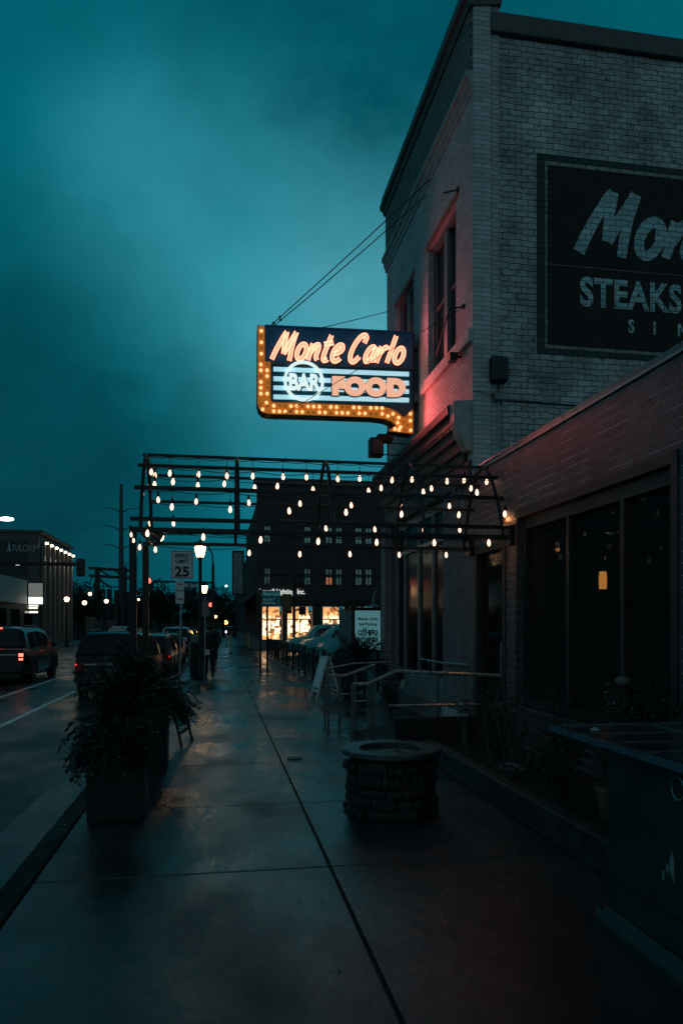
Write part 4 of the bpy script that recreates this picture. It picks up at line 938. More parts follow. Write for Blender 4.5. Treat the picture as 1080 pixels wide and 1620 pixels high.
# ------------------------------------------------------------------ planters by the kerb
def planter(x, y, w, d, h, label):
    t = thing('planter_box', (x, y, 0), label, 'planter', 'square black planters along the kerb')
    hw, hd = w/2, d/2
    mb = MB(); mb.add([(x-hw*.96, y-hd*.96, .004), (x+hw*.96, y-hd*.96, .004), (x+hw*.96, y+hd*.96, .004), (x-hw*.96, y+hd*.96, .004),
                       (x-hw, y-hd, h), (x+hw, y-hd, h), (x+hw, y+hd, h), (x-hw, y+hd, h)], [(3,2,1,0),(0,1,5,4),(1,2,6,5),(2,3,7,6),(3,0,4,7),(4,5,6,7)])
    mb.build('box', M_PLANT, t, bevel=.01)
    r_ = MB(); e = .02
    for a in ((x-hw-e, x+hw+e, y-hd-e, y-hd+.03), (x-hw-e, x+hw+e, y+hd-.03, y+hd+e), (x-hw-e, x-hw+.03, y-hd+.031, y+hd-.031), (x+hw-.03, x+hw+e, y-hd+.031, y+hd-.031)):
        r_.box(a[0], a[1], a[2], a[3], h-.03, h+.015)
    r_.build('rim', M_PLANT, t); MB().box(x-hw+.031, x+hw-.031, y-hd+.031, y+hd-.031, h-.02, h-.002).build('soil', M_SOIL, t)
    return t
planter(-.89, 6.86, .50, .50, .76, 'nearer square black planter at the kerb')
planter(-.84, 9.0, .50, .50, .76, 'farther square black planter beside the canopy post')
def frond_plant(name, loc, n, L_, droop, m, label, seed, spread=1.0, wid=.02, group=None, needles=22, dirs=None):
    rng = random.Random(seed); t = thing(name, loc, label, 'plant', group); st, lf = MB(), MB(); o = Vector(loc)
    for i in range(n):
        az = rng.uniform(0, 6.28) if dirs is None else rng.choice(dirs)+rng.gauss(0, .35); ln = L_*rng.uniform(.6, 1.1); el = rng.uniform(.35, 1.3)
        pts = [o]; d = Vector((math.cos(az)*math.cos(el)*spread, math.sin(az)*math.cos(el)*spread, math.sin(el))).normalized()
        for k in range(8): d = (d+Vector((0, 0, -droop*.22))).normalized(); pts.append(pts[-1]+d*ln/8)
        st.tube(pts, [.006*(1-k/10) for k in range(9)], 4, cap=False)
        for k in range(needles):
            tt = .25+.75*k/needles*1.0; idx = min(7, int(tt*8)); p = pts[idx].lerp(pts[idx+1], tt*8-idx) if idx < 8 else pts[-1]
            ax = (pts[min(8, idx+1)]-pts[idx]).normalized()
            for s in (-1, 1):
                sd = ax.cross(Vector((0, 0, 1)));
                if sd.length < .1: sd = Vector((1, 0, 0))
                sd = (sd.normalized()*s+ax*.8+Vector((rng.gauss(0, .3), rng.gauss(0, .3), rng.gauss(0, .3)))).normalized(); w = sd.cross(Vector((rng.gauss(0, 1), rng.gauss(0, 1), 1))).normalized()*wid*.3
                l = wid*rng.uniform(1.4, 2.6); lf.add([p, p+sd*l*.5+w, p+sd*l, p+sd*l*.5-w], [(0, 1, 2, 3)])
    st.build('stem', M_BARK, t); lf.build('foliage', m, t); return t
GP = 'plants filling the kerb planters'
frond_plant('evergreen_spray', (-.92, 6.80, .74), 90, .55, 1.3, M_LEAF, 'drooping evergreen sprays spilling over the nearer planter', 21, 1.2, .034, GP, dirs=[3.1, 3.6, 4.4, 0, 5.4, 2.4])
shrub('conifer_mound', (-.84, 6.95, .70), (.22, .20, .42), 6000, .014, M_LEAF, 'upright dark conifer in the middle of the nearer planter', 'plant', 22, 9, 3.0, group=GP)
shrub('heather_mound', (-.84, 6.78, .66), (.30, .27, .17), 3800, .015, M_LEAF2, 'low dark heather around the conifer in the nearer planter', 'plant', 23, 6, 2.4, group=GP)
frond_plant('spiky_grass', (-.86, 6.85, .9), 60, .62, .35, M_LEAF, 'dark spiky grass rising above the nearer planter', 29, .5, .03, GP, needles=12)
frond_plant('grass_tuft', (-1.02, 6.95, .74), 34, .72, .25, M_STRAW, 'dry straw coloured grass blades at the street side of the nearer planter', 24, .45, .02, GP, needles=10)
shrub('conifer_mound', (-.78, 9.0, .66), (.28, .24, .36), 4800, .018, M_LEAF, 'dark bushy conifer filling the farther planter', 'plant', 25, 9, 3.0, group=GP)
frond_plant('cedar_branch', (-.74, 8.95, .80), 60, .58, 1.0, M_LEAFB, 'blue green cedar sprays reaching over the sidewalk from the farther planter', 26, 1.3, .036, GP, dirs=[0, .5, -.5, 5.6, 1])

# ------------------------------------------------------------------ A-frame boards
def a_board(loc, rz, label, w, h, fm, spread=.26):
    t = thing('sandwich_board', (0, 0, 0), label, 'sandwich board')
    for s in (-1, 1):
        mb = MB(); y0, y1 = s*spread, s*.02
        for x in (-w/2, w/2): mb.bar((x, y0, .003), (x, y1, h), .04, .03, up=(0, 1, 0))
        mb.bar((-w/2, y0*.80, h*.2), (w/2, y0*.80, h*.2), .03, .04); mb.bar((-w/2, y1, h-.02), (w/2, y1, h-.02), .03, .04)
        mb.build('frame', fm[0], t)
        p0 = .72; p1 = .05
        MB().prism([(-w/2+.02, y0*p0, h*(1-p0)), (w/2-.02, y0*p0, h*(1-p0)), (w/2-.02, y0*p1+y1, h*(1-p1)), (-w/2+.02, y0*p1+y1, h*(1-p1))], (0, s*.012, 0)).build('panel', fm[1], t)
    t.location = loc; t.rotation_euler = (0, 0, rz); return t
a_board((-.68, 10.9, 0), R(78), 'dark sandwich board standing behind the planters', .60, .98, (M_WOODB, M_SIGNTEAL), .24)
ab = a_board((2.48, 16.9, 0), R(97), 'white sandwich board standing in front of the shrubs', .58, 1.0, (M_SIGNW, M_SIGNW), .30)

# ------------------------------------------------------------------ street lamps, signs, meters
def lantern_post(x, y, h, label, s=1.0, seed=0):
    t = thing('lamp_post', (x, y, 0), label, 'street lamp', 'lantern street lamps along the sidewalk')
    MB().lathe([(.16, .004), (.16, .10), (.12, .16), (.10, .55), (.075, .62), (.06, .7), (.052, h-.42), (.07, h-.40), (.05, h-.36), (.11, h-.33)], (x, y, 0), 16).build('post', M_BLACK, t, smooth=True)
    MB().lathe([(.105*s, h-.33), (.125*s, h-.26), (.175*s, h-.04), (.175*s, h)], (x, y, 0), 8).build('glass', M_LANT, t)
    cg = MB()
    for i in range(8):
        a = 2*math.pi*i/8; cg.tube([(x+.108*math.cos(a), y+.108*math.sin(a), h-.33), (x+.180*math.cos(a), y+.180*math.sin(a), h)], .009, 5)
    cg.lathe([(.20, h+.001), (.20, h+.02), (.13, h+.09), (.07, h+.13), (.07, h+.16), (.03, h+.19), (.012, h+.24)], (x, y, 0), 16); cg.build('cap', M_BLACK, t)
    return t
lantern_post(-.56, 23.6, 4.23, 'lantern street lamp beside the speed limit sign, brightest of the row')
lantern_post(-.61, 33.5, 3.50, 'shorter lantern street lamp just behind the brightest one', .8)
sgn = thing('speed_limit_sign', (-.92, 19.5, 0), 'white speed limit 25 sign on a leaning steel pole', 'road sign')
a, b = at(270.5, 870.5, 19.5), at(306, 916.5, 19.5); cx_, cz_ = (a.x+b.x)/2, (a.z+b.z)/2; hw, hh = (b.x-a.x)/2, (a.z-b.z)/2
MB().box(cx_-hw, cx_+hw, 19.490, 19.494, cz_-hh, cz_+hh).build('plate', M_SIGNW, sgn, bevel=0)
fr = MB(); e = .022
for (x0, x1, z0, z1) in ((cx_-hw+e, cx_+hw-e, cz_+hh-e-.012, cz_+hh-e), (cx_-hw+e, cx_+hw-e, cz_-hh+e, cz_-hh+e+.012), (cx_-hw+e, cx_-hw+e+.012, cz_-hh+e+.0125, cz_+hh-e-.0125), (cx_+hw-e-.012, cx_+hw-e, cz_-hh+e+.0125, cz_+hh-e-.0125)):
    fr.box(x0, x1, 19.486, 19.489, z0, z1)
for tx, sz, zz, sx, bo in (('SPEED', .135, .19, 1.0, .004), ('LIMIT', .135, .045, 1.0, .004), ('25', .36, -.30, 1.0, .014)):
    fr.text(tx, lambda u, v, w, zz=zz: (cx_+u, 19.489-w, cz_+zz+v), sz, bold=bo, depth=.003, sx=sx, align='CENTER', sp=1.06)
fr.build('lettering', M_SIGNK, sgn)
pl = thing('x', (0, 0, 0), '', ''); bpy.data.objects.remove(pl)
a, b = at(278, 918.5, 19.5), at(291.5, 955, 19.5)
p2 = MB().box(a.x, b.x, 19.491, 19.494, b.z, a.z).build('lower_plate', M_SIGNW, sgn)
rl = MB(); cxx = (a.x+b.x)/2; zt = a.z
rl.text('NO', lambda u, v, w: (cxx+u, 19.490-w, zt-.13+v), .09, bold=.003, depth=.002, align='CENTER'); rl.text('PARKING', lambda u, v, w: (cxx+u, 19.490-w, zt-.28+v), .05, bold=.002, depth=.002, align='CENTER')
rl.box(a.x+.03, b.x-.03, 19.488, 19.4905, b.z+.10, b.z+.14); rl.build('lettering', M_SIGNR, p2)
MB().tube([(-1.00, 19.53, .003), (-.96, 19.53, 2.0), (cx_-.01, 19.53, cz_+hh-.05)], .03).build('pole', M_GALV, sgn)

def parking_meter(x, y, label):
    t = thing('parking_meter', (x, y, 0), label, 'parking meter', 'parking meters along the kerb')
    MB().tube([(x, y, .003), (x, y, 1.05)], .028).build('post', M_GALV, t)
    MB().lathe([(.05, 1.05), (.09, 1.12), (.095, 1.28), (.075, 1.38), (.03, 1.44), (.004, 1.45)], (x, y, 0), 14, sy=.7).build('head', M_DARKM, t, smooth=True)
    return t
parking_meter(-1.12, 22.3, 'nearest parking meter at the kerb by the parked cars')
parking_meter(-1.12, 29.5, 'second parking meter farther along the kerb')
t = thing('litter_bin', (-.72, 25.2, 0), 'tall dark litter bin with a teal lid standing by the kerb', 'litter bin')
MB().box(-.93, -.55, 25.0, 25.4, .01, 1.10).build('body', M_BLACK, t, bevel=.03)
MB().box(-.91, -.66, 24.96, 25.38, 1.101, 1.38).build('lid', mat('bin_lid_teal', (.10, .17, .18), .5), t, bevel=.03)
t = thing('sign_post', (-.42, 23.4, 0), 'thin grey sign post with a paper tag standing next to the walker', 'post')
MB().tube([(-.42, 23.4, .003), (-.40, 23.4, 2.6)], .022).build('pole', M_GALV, t)
MB().box(-.42, -.26, 23.36, 23.368, .78, .95).build('paper_tag', M_SIGNW, t)
a, b = at(325, 956, 23.4), at(334, 985, 23.4)
MB().box(-.5, -.28, 23.37, 23.375, 2.0, 2.5).build('plate', mat('pinkish_plate', (.3, .22, .25), .6), t)
def delineator(x, y, h, label, m=M_YEL, top=None):
    t = thing('delineator_post', (x, y, 0), label, 'post', 'slim posts on the far sidewalk')
    MB().lathe([(.13, .003), (.13, .04), (.05, .10), (.05, .12)], (x, y, 0), 12).build('base', M_BLACK, t)
    MB().tube([(x, y, .12), (x, y, h)], .045).build('tube', m, t)
    if top: MB().tube([(x, y, h+.001), (x, y, h+.14)], .05).build('reflector', top, t)
delineator(.75, 44, 1.25, 'yellow flexible post in the middle of the far sidewalk')
delineator(.62, 58, 1.1, 'pale flexible post with a bright cap beyond the yellow one', M_SIGNW, M_COOL)
delineator(2.0, 49, 1.3, 'yellow post against the corner of the lit shop building')

# ------------------------------------------------------------------ people
def person(loc, rz, label, seed=0):
    """walking away: one continuous skinned body, clothing as children"""
    rt = thing('person', (0, 0, 0), label, 'person')
    def skin(name, m, J, E, sub=2):
        me = bpy.data.meshes.new(name); me.from_pydata([j[:3] for j in J], E, []); o = bpy.data.objects.new(name, me); COL.objects.link(o); o.parent = rt
        sk = o.modifiers.new('skin', 'SKIN'); 
        if not me.skin_vertices: bm = bmesh.new(); bm.from_mesh(me); bm.verts.layers.skin.verify(); bm.to_mesh(me); bm.free()
        for i, j in enumerate(J):
            r_ = j[3]; r2 = j[4] if len(j) > 4 else r_
            me.skin_vertices[0].data[i].radius = (r_, r2); me.skin_vertices[0].data[i].use_root = (i == 0)
        ss = o.modifiers.new('sub', 'SUBSURF'); ss.levels = sub; ss.render_levels = sub; me.materials.append(m); return o
    # pelvis 0, chest, neck, head, arms, legs (mid stride)
    J = [(0,0,.93,.15,.11),(0,0,1.12,.14,.10),(0,.01,1.32,.17,.11),(0,.02,1.44,.10,.09),(0,.03,1.51,.055),(0,.04,1.58,.075,.085),(0,.045,1.68,.075,.09),(0,.04,1.74,.04,.05),
         (-.17,.01,1.41,.06),(-.24,-.04,1.15,.045),(-.25,.06,.93,.034),(-.25,.10,.86,.03,.02),(.17,.01,1.41,.06),(.25,.02,1.14,.045),(.27,.12,.93,.034),(.27,.15,.86,.03,.02),
         (-.09,.0,.88,.095),(-.10,.12,.50,.062),(-.10,.10,.12,.042),(-.10,.20,.04,.04,.03),(.09,0,.88,.095),(.10,-.02,.48,.062),(.10,-.24,.14,.042),(.10,-.16,.05,.04,.03)]
    E = [(0,1),(1,2),(2,3),(3,4),(4,5),(5,6),(6,7),(3,8),(8,9),(9,10),(10,11),(3,12),(12,13),(13,14),(14,15),(0,16),(16,17),(17,18),(18,19),(0,20),(20,21),(21,22),(22,23)]
    for hx, hy in ((-.25, .10), (.27, .15)):     # four fingers and a thumb on each hand
        hi = 11 if hx < 0 else 15
        for k, (dx, ln) in enumerate(((-.012, .07), (-.004, .08), (.005, .075), (.013, .06))):
            n = len(J); J += [(hx, hy+dx*1.6, .835, .009), (hx, hy+dx*1.8+.01, .835-ln*.6, .008), (hx, hy+dx*1.8+.025, .835-ln, .007)]; E += [(hi, n), (n, n+1), (n+1, n+2)]
        n = len(J); J += [(hx, hy+.035, .85, .010), (hx, hy+.05, .81, .008)]; E += [(hi, n), (n, n+1)]
    skin('body', M_SKIN, J, E)
    JJ = [(0,0,.90,.19,.14),(0,0,1.12,.185,.14),(0,.01,1.33,.21,.145),(0,.02,1.46,.10,.10),(-.18,.01,1.41,.078),(-.25,-.04,1.14,.065),(-.255,.06,.95,.050),(.18,.01,1.41,.078),(.26,.02,1.13,.065),(.275,.115,.95,.050)]
    skin('jacket', M_JACKET, JJ, [(0,1),(1,2),(2,3),(3,4),(4,5),(5,6),(3,7),(7,8),(8,9)])
    JT = [(0,0,.95,.15,.12),(-.09,0,.86,.115),(-.10,.12,.50,.085),(-.10,.10,.10,.062),(.09,0,.86,.115),(.10,-.02,.48,.085),(.10,-.23,.15,.060)]
    skin('trousers', M_TROUS, JT, [(0,1),(1,2),(2,3),(0,4),(4,5),(5,6)])
    for x, y, z in ((-.10, .10, .0), (.10, -.24, .05)):
        MB().lathe([(.045, .004), (.052, .03), (.045, .07), (.03, .10)], (x, y+.06, z), 12, sx=1, sy=2.3).build('shoe', M_TYRE, rt, smooth=True)
    h = MB().ball((0, .03, 1.665), .098, 14, 10, 1.15)
    for v in h.v:
        if v.y > .07 and v.z < 1.72: v.y = .07
    h.build('hair', mat('dark_hair', (.012, .010, .009), .6), rt, smooth=True)
    fc_ = MB(); fc_.ball((0, .135, 1.62), .014, 8, 6, 1.5); fc_.ball((-.03, .125, 1.655), .011, 8, 6); fc_.ball((.03, .125, 1.655), .011, 8, 6); fc_.ball((0, .128, 1.575), .016, 8, 4, .4); fc_.ball((-.088, .04, 1.64), .02, 8, 6, 1.5); fc_.ball((.088, .04, 1.64), .02, 8, 6, 1.5)
    fc_.build('face_features', M_SKIN, rt, smooth=True)
    rt.location = loc; rt.rotation_euler = (0, 0, rz); return rt
person((-.28, 24.1, .0), R(6), 'person in a dark jacket walking away beside the lamp post')
person((-.18, 31.0, .0), R(-4), 'second person in dark clothes farther up the sidewalk')

# ------------------------------------------------------------------ cars
def make_car(name, paint, label, group, L_=4.8, W=1.9, H=1.7, kind='suv', lights='off', plate=True):
    """points +Y (rear at y = 0); base at z = 0"""
    t = thing(name, (0, 0, 0), label, 'car', group)
    belt = H*.60; low = .28; hw = W/2
    if kind == 'suv': top = [(0.0, belt+.02), (.10, belt+.08), (.42, H*.97), (.70, H), (L_*.55, H*.995), (L_*.66, H*.95), (L_*.79, belt+.06), (L_*.97, belt-.10), (L_, belt-.28)]
    elif kind == 'wagon': top = [(0.0, belt-.02), (.08, belt+.05), (.55, H*.95), (.9, H), (L_*.5, H), (L_*.62, H*.95), (L_*.77, belt+.04), (L_*.97, belt-.12), (L_, belt-.30)]
    else: top = [(0.0, belt-.06), (.15, belt+.02), (.75, belt+.05), (1.55, H*.96), (2.0, H), (L_*.55, H*.985), (L_*.75, belt+.04), (L_*.97, belt-.13), (L_, belt-.30)]
    def ztop(y):
        for (a, za), (b, zb) in zip(top, top[1:]):
            if a <= y <= b: u = (y-a)/(b-a); u = u*u*(3-2*u)*.35+u*.65; return za+(zb-za)*u
        return top[-1][1]
    ys = sorted({0, .03, .10, .25, .42, .55, .7, .9, 1.2, 1.55, 2.0, 2.4, *[L_*q for q in (.55, .60, .66, .72, .77, .79, .85, .92, .97, .99, 1)]})
    ys = [y for y in ys if y <= L_]
    def sect(y):
        zt = ztop(y); e = min(y, L_-y); tp = 1-.10*max(0, 1-e/.45)**2; w = hw*tp
        b = min(belt, zt-.015); up_ = max(0, (zt-belt)/(H-belt)); wr = w*(1-.24*up_)
        lo_ = low+.10*max(0, 1-e/.5)
        pts = [(w*.90, lo_), (w*.985, lo_+.14), (w, (lo_+b)/2+.05), (w*.975, b-.03), (w*.955, b), (wr+.02 if up_ > .05 else w*.93, b+(zt-b)*.86), (wr*.90, zt-.012), (wr*.55, zt), (0, zt+.012)]
        return pts
    body = MB(); S = [sect(y) for y in ys]; n = len(S[0])
    for y, pt in zip(ys, S):
        for (x, z) in pt: body.v.append(Vector((x, y, z)))
        for (x, z) in pt[:-1][::-1]: body.v.append(Vector((-x, y, z)))
    m = 2*n-1
    for i in range(len(ys)-1):
        for k in range(m):
            q = (k+1) % m; body.f.append([i*m+k, i*m+q, (i+1)*m+q, (i+1)*m+k])
    body.f.append(list(range(m))); body.f.append([(len(ys)-1)*m+k for k in range(m)][::-1])
    bo = body.build('body', paint, t, smooth=True)
    # glazing: panels 6 mm proud of the roof pillars
    def surf(y, f, side):
        p = sect(y); a, b = p[4], p[5]; return Vector((side*(a[0]+(b[0]-a[0])*f+.008), y, a[1]+(b[1]-a[1])*f))
    ya = .62 if kind == 'suv' else (.75 if kind == 'wagon' else 1.25); yb = L_*.70; mid = [ya+(yb-ya)*k/3 for k in range(4)]
    for side in (-1, 1):
        for k in range(3):
            g_ = MB(); a, b = mid[k]+.05, mid[k+1]-.05
            if k == 2: g_.prism([surf(a, .06, side), surf(b+.12, .06, side), surf(b-.10, .80, side), surf(a, .92, side)], (-side*.004, 0, 0))
            elif k == 0: g_.prism([surf(a, .06, side), surf(b, .06, side), surf(b, .92, side), surf(a+.12, .86, side)], (-side*.004, 0, 0))
            else: g_.prism([surf(a, .06, side), surf(b, .06, side), surf(b, .93, side), surf(a, .93, side)], (-side*.004, 0, 0))
            g_.build('side_window', M_GLASS, t)
    y0_, y1_ = {'suv': (.12, .40), 'wagon': (.12, .52), 'sedan': (.82, 1.5)}[kind]
    def rearp(y, f):
        zt = ztop(y); up_ = max(0, (zt-belt)/(H-belt)); w = hw*(1-.24*up_)*.84; nrm = -.012; return Vector((w*f, y-.020, zt+.008))
    MB().prism([rearp(y0_, -1.0), rearp(y0_, 1.0), rearp(y1_, .98), rearp(y1_, -.98)], (0, .004, -.004)).build('rear_window', M_GLASS, t)
    MB().prism([rearp(L_*.775, -1), rearp(L_*.775, 1), rearp(L_*.675, .98), rearp(L_*.675, -.98)], (0, .004, -.004)).build('windscreen', M_GLASS, t)
    # rear end
    MB().box(-hw*.93, hw*.93, -.07, .06, low+.10, low+.34).build('rear_bumper', paint if kind != 'suv' else M_DARKM, t, bevel=.04)
    if kind != 'sedan' or True:
        MB().box(-hw*.70, hw*.70, -.012, .006, belt-.16, belt-.12).build('trim_strip', M_CHROME, t)
    lm = {'off': M_REDLENS, 'dim': M_REDDIM, 'on': M_RED}[lights]
    for s in (-1, 1):
        l = MB().box(*sorted((s*hw*.72, s*hw*.925)), -.030, .16, belt-.33, belt-.08).build('tail_light', M_REDLENS, t, bevel=.02)
        if lights == 'on':
            MB().box(*sorted((s*hw*.76, s*hw*.90)), -.036, -.0305, belt-.20, belt-.10).build('lamp', M_RED, l); MB().box(*sorted((s*hw*.77, s*hw*.89)), -.036, -.0305, belt-.315, belt-.25).build('lamp', M_RED, l)
        if lights == 'dim': MB().box(*sorted((s*hw*.87, s*hw*.92)), -.036, -.0305, belt-.17, belt-.12).build('lamp', M_REDDIM, l)
        MB().box(*sorted((s*hw*.66, s*hw*.92)), L_-.16, L_-.02, belt-.38, belt-.25).build('headlight', M_CHROME, t, bevel=.02)
        mm = MB().box(*sorted((s*(hw+.02), s*(hw+.19))), L_*.66, L_*.66+.09, belt+.01, belt+.17).build('wing_mirror', paint, t, bevel=.03)
        for yy in (.95, L_-.95):
            wh = MB(); c_ = Vector((s*(hw-.12), yy, .34)); prof_ = [(.20, -.11), (.31, -.115), (.34, -.09), (.34, .09), (.31, .115), (.20, .11)]
            base = 24
            for r_, x in prof_:
                for k in range(base):
                    a = 2*math.pi*k/base; wh.v.append(c_+Vector((x, r_*math.cos(a), r_*math.sin(a))))
            for i in range(len(prof_)-1):
                for k in range(base): q = (k+1) % base; wh.f.append([i*base+k, i*base+q, (i+1)*base+q, (i+1)*base+k])
            w_ = wh.build('wheel', M_TYRE, t, smooth=True)
            rm_ = MB(); x = s*.10
            for k in range(10):
                a = 2*math.pi*k/10; rm_.bar(c_+Vector((x, 0, 0)), c_+Vector((x, .205*math.cos(a), .205*math.sin(a))), .03, .03, up=(1, 0, 0))
            rm_.tube([c_+Vector((x*1.02, .20*math.cos(2*math.pi*k/20), .20*math.sin(2*math.pi*k/20))) for k in range(21)], .014, 5); rm_.build('rim', M_RIM, w_)
            ar = MB().tube([(s*(hw+.002), yy+.40*math.cos(a), .34+.40*math.sin(a)) for a in [math.pi*k/14 for k in range(15)]], .022, 6); ar.build('wheel_arch', M_TYRE, t)
            MB().prism([(s*(hw-.02), yy+.39*math.cos(a), .32+.38*math.sin(a)) for a in [math.pi*k/12 for k in range(13)]], (s*.021, 0, 0)).build('wheel_well', M_SIGNK, t)
    if plate:
        pz = belt-.32; p_ = MB().box(-.155, .155, -.026, -.018, pz-.075, pz+.075).build('number_plate', mat('plate_grey', (.20, .24, .24), .5), t)
    if kind != 'sedan':
        for s in (-1, 1): MB().tube([(s*hw*.68, .8, H+.02), (s*hw*.70, 1.1, H+.05), (s*hw*.70, L_*.52, H+.05), (s*hw*.68, L_*.58, H+.01)], .016, 6).build('roof_rail', M_DARKM, t)
        if lights == 'on': MB().box(-.16, .16, .34, .37, H-.055, H-.02).build('brake_lamp', M_RED, t)
        MB().bar((.0, .16, belt+.10), (.32, .20, belt+.16), .012, .015).build('rear_wiper', M_SIGNK, t)
    MB().box(-hw*.8, hw*.8, .1, L_-.1, .20, .40).build('underbody', M_SIGNK, t)
    return t
GK = 'cars parked along the kerb'
def place(o, x, y, rz=0, z=-.13): o.location = (x, y, z); o.rotation_euler = (0, 0, rz); return o
c1 = place(make_car('parked_car', M_CARK, 'black suv parked at the kerb nearest the camera', GK, 4.9, 1.90, 1.69, 'suv', 'dim'), -2.66, 19.1)
c2 = place(make_car('parked_car', M_CARG, 'grey estate car parked just ahead of the black suv', GK, 4.7, 1.82, 1.55, 'wagon', 'dim'), -2.45, 25.6)
c3 = place(make_car('parked_car', M_CARK, 'dark low car third in the parked row', GK, 4.6, 1.82, 1.50, 'wagon', 'off'), -2.45, 32.0)
c4 = place(make_car('parked_car', M_CARW, 'white suv parked farther along by the lamp post', GK, 4.7, 1.9, 1.72, 'suv', 'off'), -2.5, 44.5)
c5 = place(make_car('moving_car', M_CARK, 'black suv driving away with bright red tail lights', None, 4.9, 1.95, 1.80, 'suv', 'on'), -6.85, 24.0)
GL = 'cars in the side parking lot'
c6 = place(make_car('parked_car', M_CART_, 'suv with painted teal sky sheen parked nearest in the side lot', GL, 4.8, 1.90, 1.76, 'suv', 'off'), 9.0, 30.6, R(88), .02)
c7 = dup(c6, (8.8, 35.6, .02), R(90), 'suv with painted teal sky sheen parked second in the side lot')
c8 = dup(c6, (8.6, 40.6, .02), R(91), 'suv with painted teal sky sheen parked farthest in the side lot')
c9 = place(make_car('distant_car', M_CARK, 'dark car standing at the kerb beyond the lit shop', None, 4.6, 1.8, 1.5, 'wagon', 'off'), .9, 84)
for o_, lab in ((c9, 'dark car standing across the far end of the sidewalk'),): o_.location = (1.6, 100, -.0); o_['label'] = lab
for i, (x, y, k) in enumerate(((-2.6, 52, c2), (-2.5, 60, c3), (-9.8, 78, c4), (-9.6, 92, c2), (-6.0, 120, c4))):
    dup(k, (x, y, -.13), 0 if i < 2 else R(180), ['grey estate parked beyond the white suv', 'dark car parked farthest up the kerb', 'white suv parked across the street by the pavement', 'grey estate parked across the street farther back', 'white suv far down the street'][i])

# ------------------------------------------------------------------ barrier fence by the lot
fs = thing('barrier_fence', (0, 0, 0), 'black steel barrier section', 'barrier', 'black barrier sections along the parking lot')
L_ = 1.75
mb = MB()
for z in (.18, .98): mb.tube([(0, 0, z), (0, L_, z)], .02, 6)
for y in (0, L_): mb.tube([(0, y, .02), (0, y, 1.04)], .04, 6)
mb.build('frame', mat('barrier_steel', (.035, .04, .042), .4, metal=.3, var=.5, vscale=12), fs)
mb = MB(); y = .875
while y < L_-.05: mb.tube([(0, y, .18), (0, y, .98)], .030, 6); y += 2.0
mb.build('pickets', mat('barrier_steel', (.05, .06, .065), .4, metal=.3, var=.5, vscale=12), fs, kind='stuff') if False else mb.build('pickets', mat('barrier_steel', (.05, .06, .065), .4, metal=.3, var=.5, vscale=12), fs)
mb = MB()
for y in (.12, L_-.12): mb = MB(); mb.bar((-.28, y, .025), (.28, y, .025), .04, .03); mb.bar((-.27, y, .03), (-.02, y, .20), .03, .02); mb.build('foot', mat('worn_steel', (.28, .32, .33), .4, metal=.4), fs)
N_F = 11
names = ['nearest the white sandwich board', 'second from the sandwich board', 'third from the sandwich board', 'fourth from the sandwich board', 'fifth from the sandwich board', 'sixth from the sandwich board', 'seventh from the sandwich board', 'fourth from the lit shop', 'third from the lit shop', 'second from the lit shop', 'closest to the lit shop']
for i in range(N_F):
    o = fs if i == 0 else copy_tree(fs)
    o.location = (2.98-.03*i, 18.6+i*1.86, 0); o.rotation_euler = (0, 0, R(1.0+random.uniform(-1.5, 1.5))); o['label'] = 'black steel barrier section '+names[i]

# ------------------------------------------------------------------ self parking pedestal sign with shrubs round it
ps = thing('parking_notice', (3.85, 18.7, 0), 'boxy self parking notice sign with black lettering among shrubs', 'sign')
a, b = at(558, 964, 18.6), at(604, 1031, 18.6)
MB().box(a.x, b.x, 18.62, 18.74, b.z, a.z).build('cabinet', M_DARKM, ps, bevel=.01)
fcx0, fcx1 = a.x+.06, b.x-.04
pn = MB().box(fcx0, fcx1, 18.606, 18.619, b.z+.05, a.z-.03).build('panel', mat('sign_pale_blue', (.40, .52, .54), .5, emit=(.26, .72, .80), estr=.20), ps)
tx = MB(); cc = (fcx0+fcx1)/2
for s, sz, z, bo, sx in (('Monte Carlo', .105, a.z-.28, .003, .95), ('Self Parking', .105, a.z-.42, .003, .95), ('OTHERS', .17, a.z-.66, .007, .86), ('TOWED', .17, a.z-.86, .007, .86)):
    tx.text(s, lambda u, v, w, z=z: (cc+u, 18.605-w, z+v), sz, bold=bo, depth=.003, sx=sx, align='CENTER')
tx.build('lettering', M_SIGNK, pn)
e_ = at(538, 962, 19.3); MB().add([(a.x-.002, 18.64, a.z-.02), (e_.x, 19.3, a.z-.02), (e_.x, 19.3, b.z+.15), (a.x-.002, 18.64, b.z+.02)], [(0, 1, 2, 3)]).add([(a.x-.03, 18.66, a.z-.02), (e_.x-.03, 19.3, a.z-.02), (e_.x-.03, 19.3, b.z+.15), (a.x-.03, 18.66, b.z+.02)], [(0, 1, 2, 3)]).build('side_panel', mat('glossy_side', (.15, .2, .21), .12), ps)
MB().box(a.x-.05, b.x+.03, 18.58, 18.9, a.z+.001, a.z+.05).build('top', M_BLACK, ps)
for x in (a.x+.12, b.x-.1): MB().box(x-.04, x+.04, 18.64, 18.72, 0, b.z).build('post', M_DARKM, ps)
q = at(603, 935, 17.2)
t = thing('gooseneck_lamp', (4.05, 18.4, 2.9), 'pale gooseneck lamp arm over the parking notice', 'lamp')
g0 = [at(x, y, 18.3) for x, y in ((606, 932), (599, 932), (593, 937), (590.5, 946), (590.5, 957))]
MB().tube(g0, .022).build('arm', M_GALV, t, smooth=True); MB().lathe([(.04, .02), (.13, -.03), (.14, -.05), (.10, -.045)], g0[-1], 14).build('shade', M_GALV, t, smooth=True)
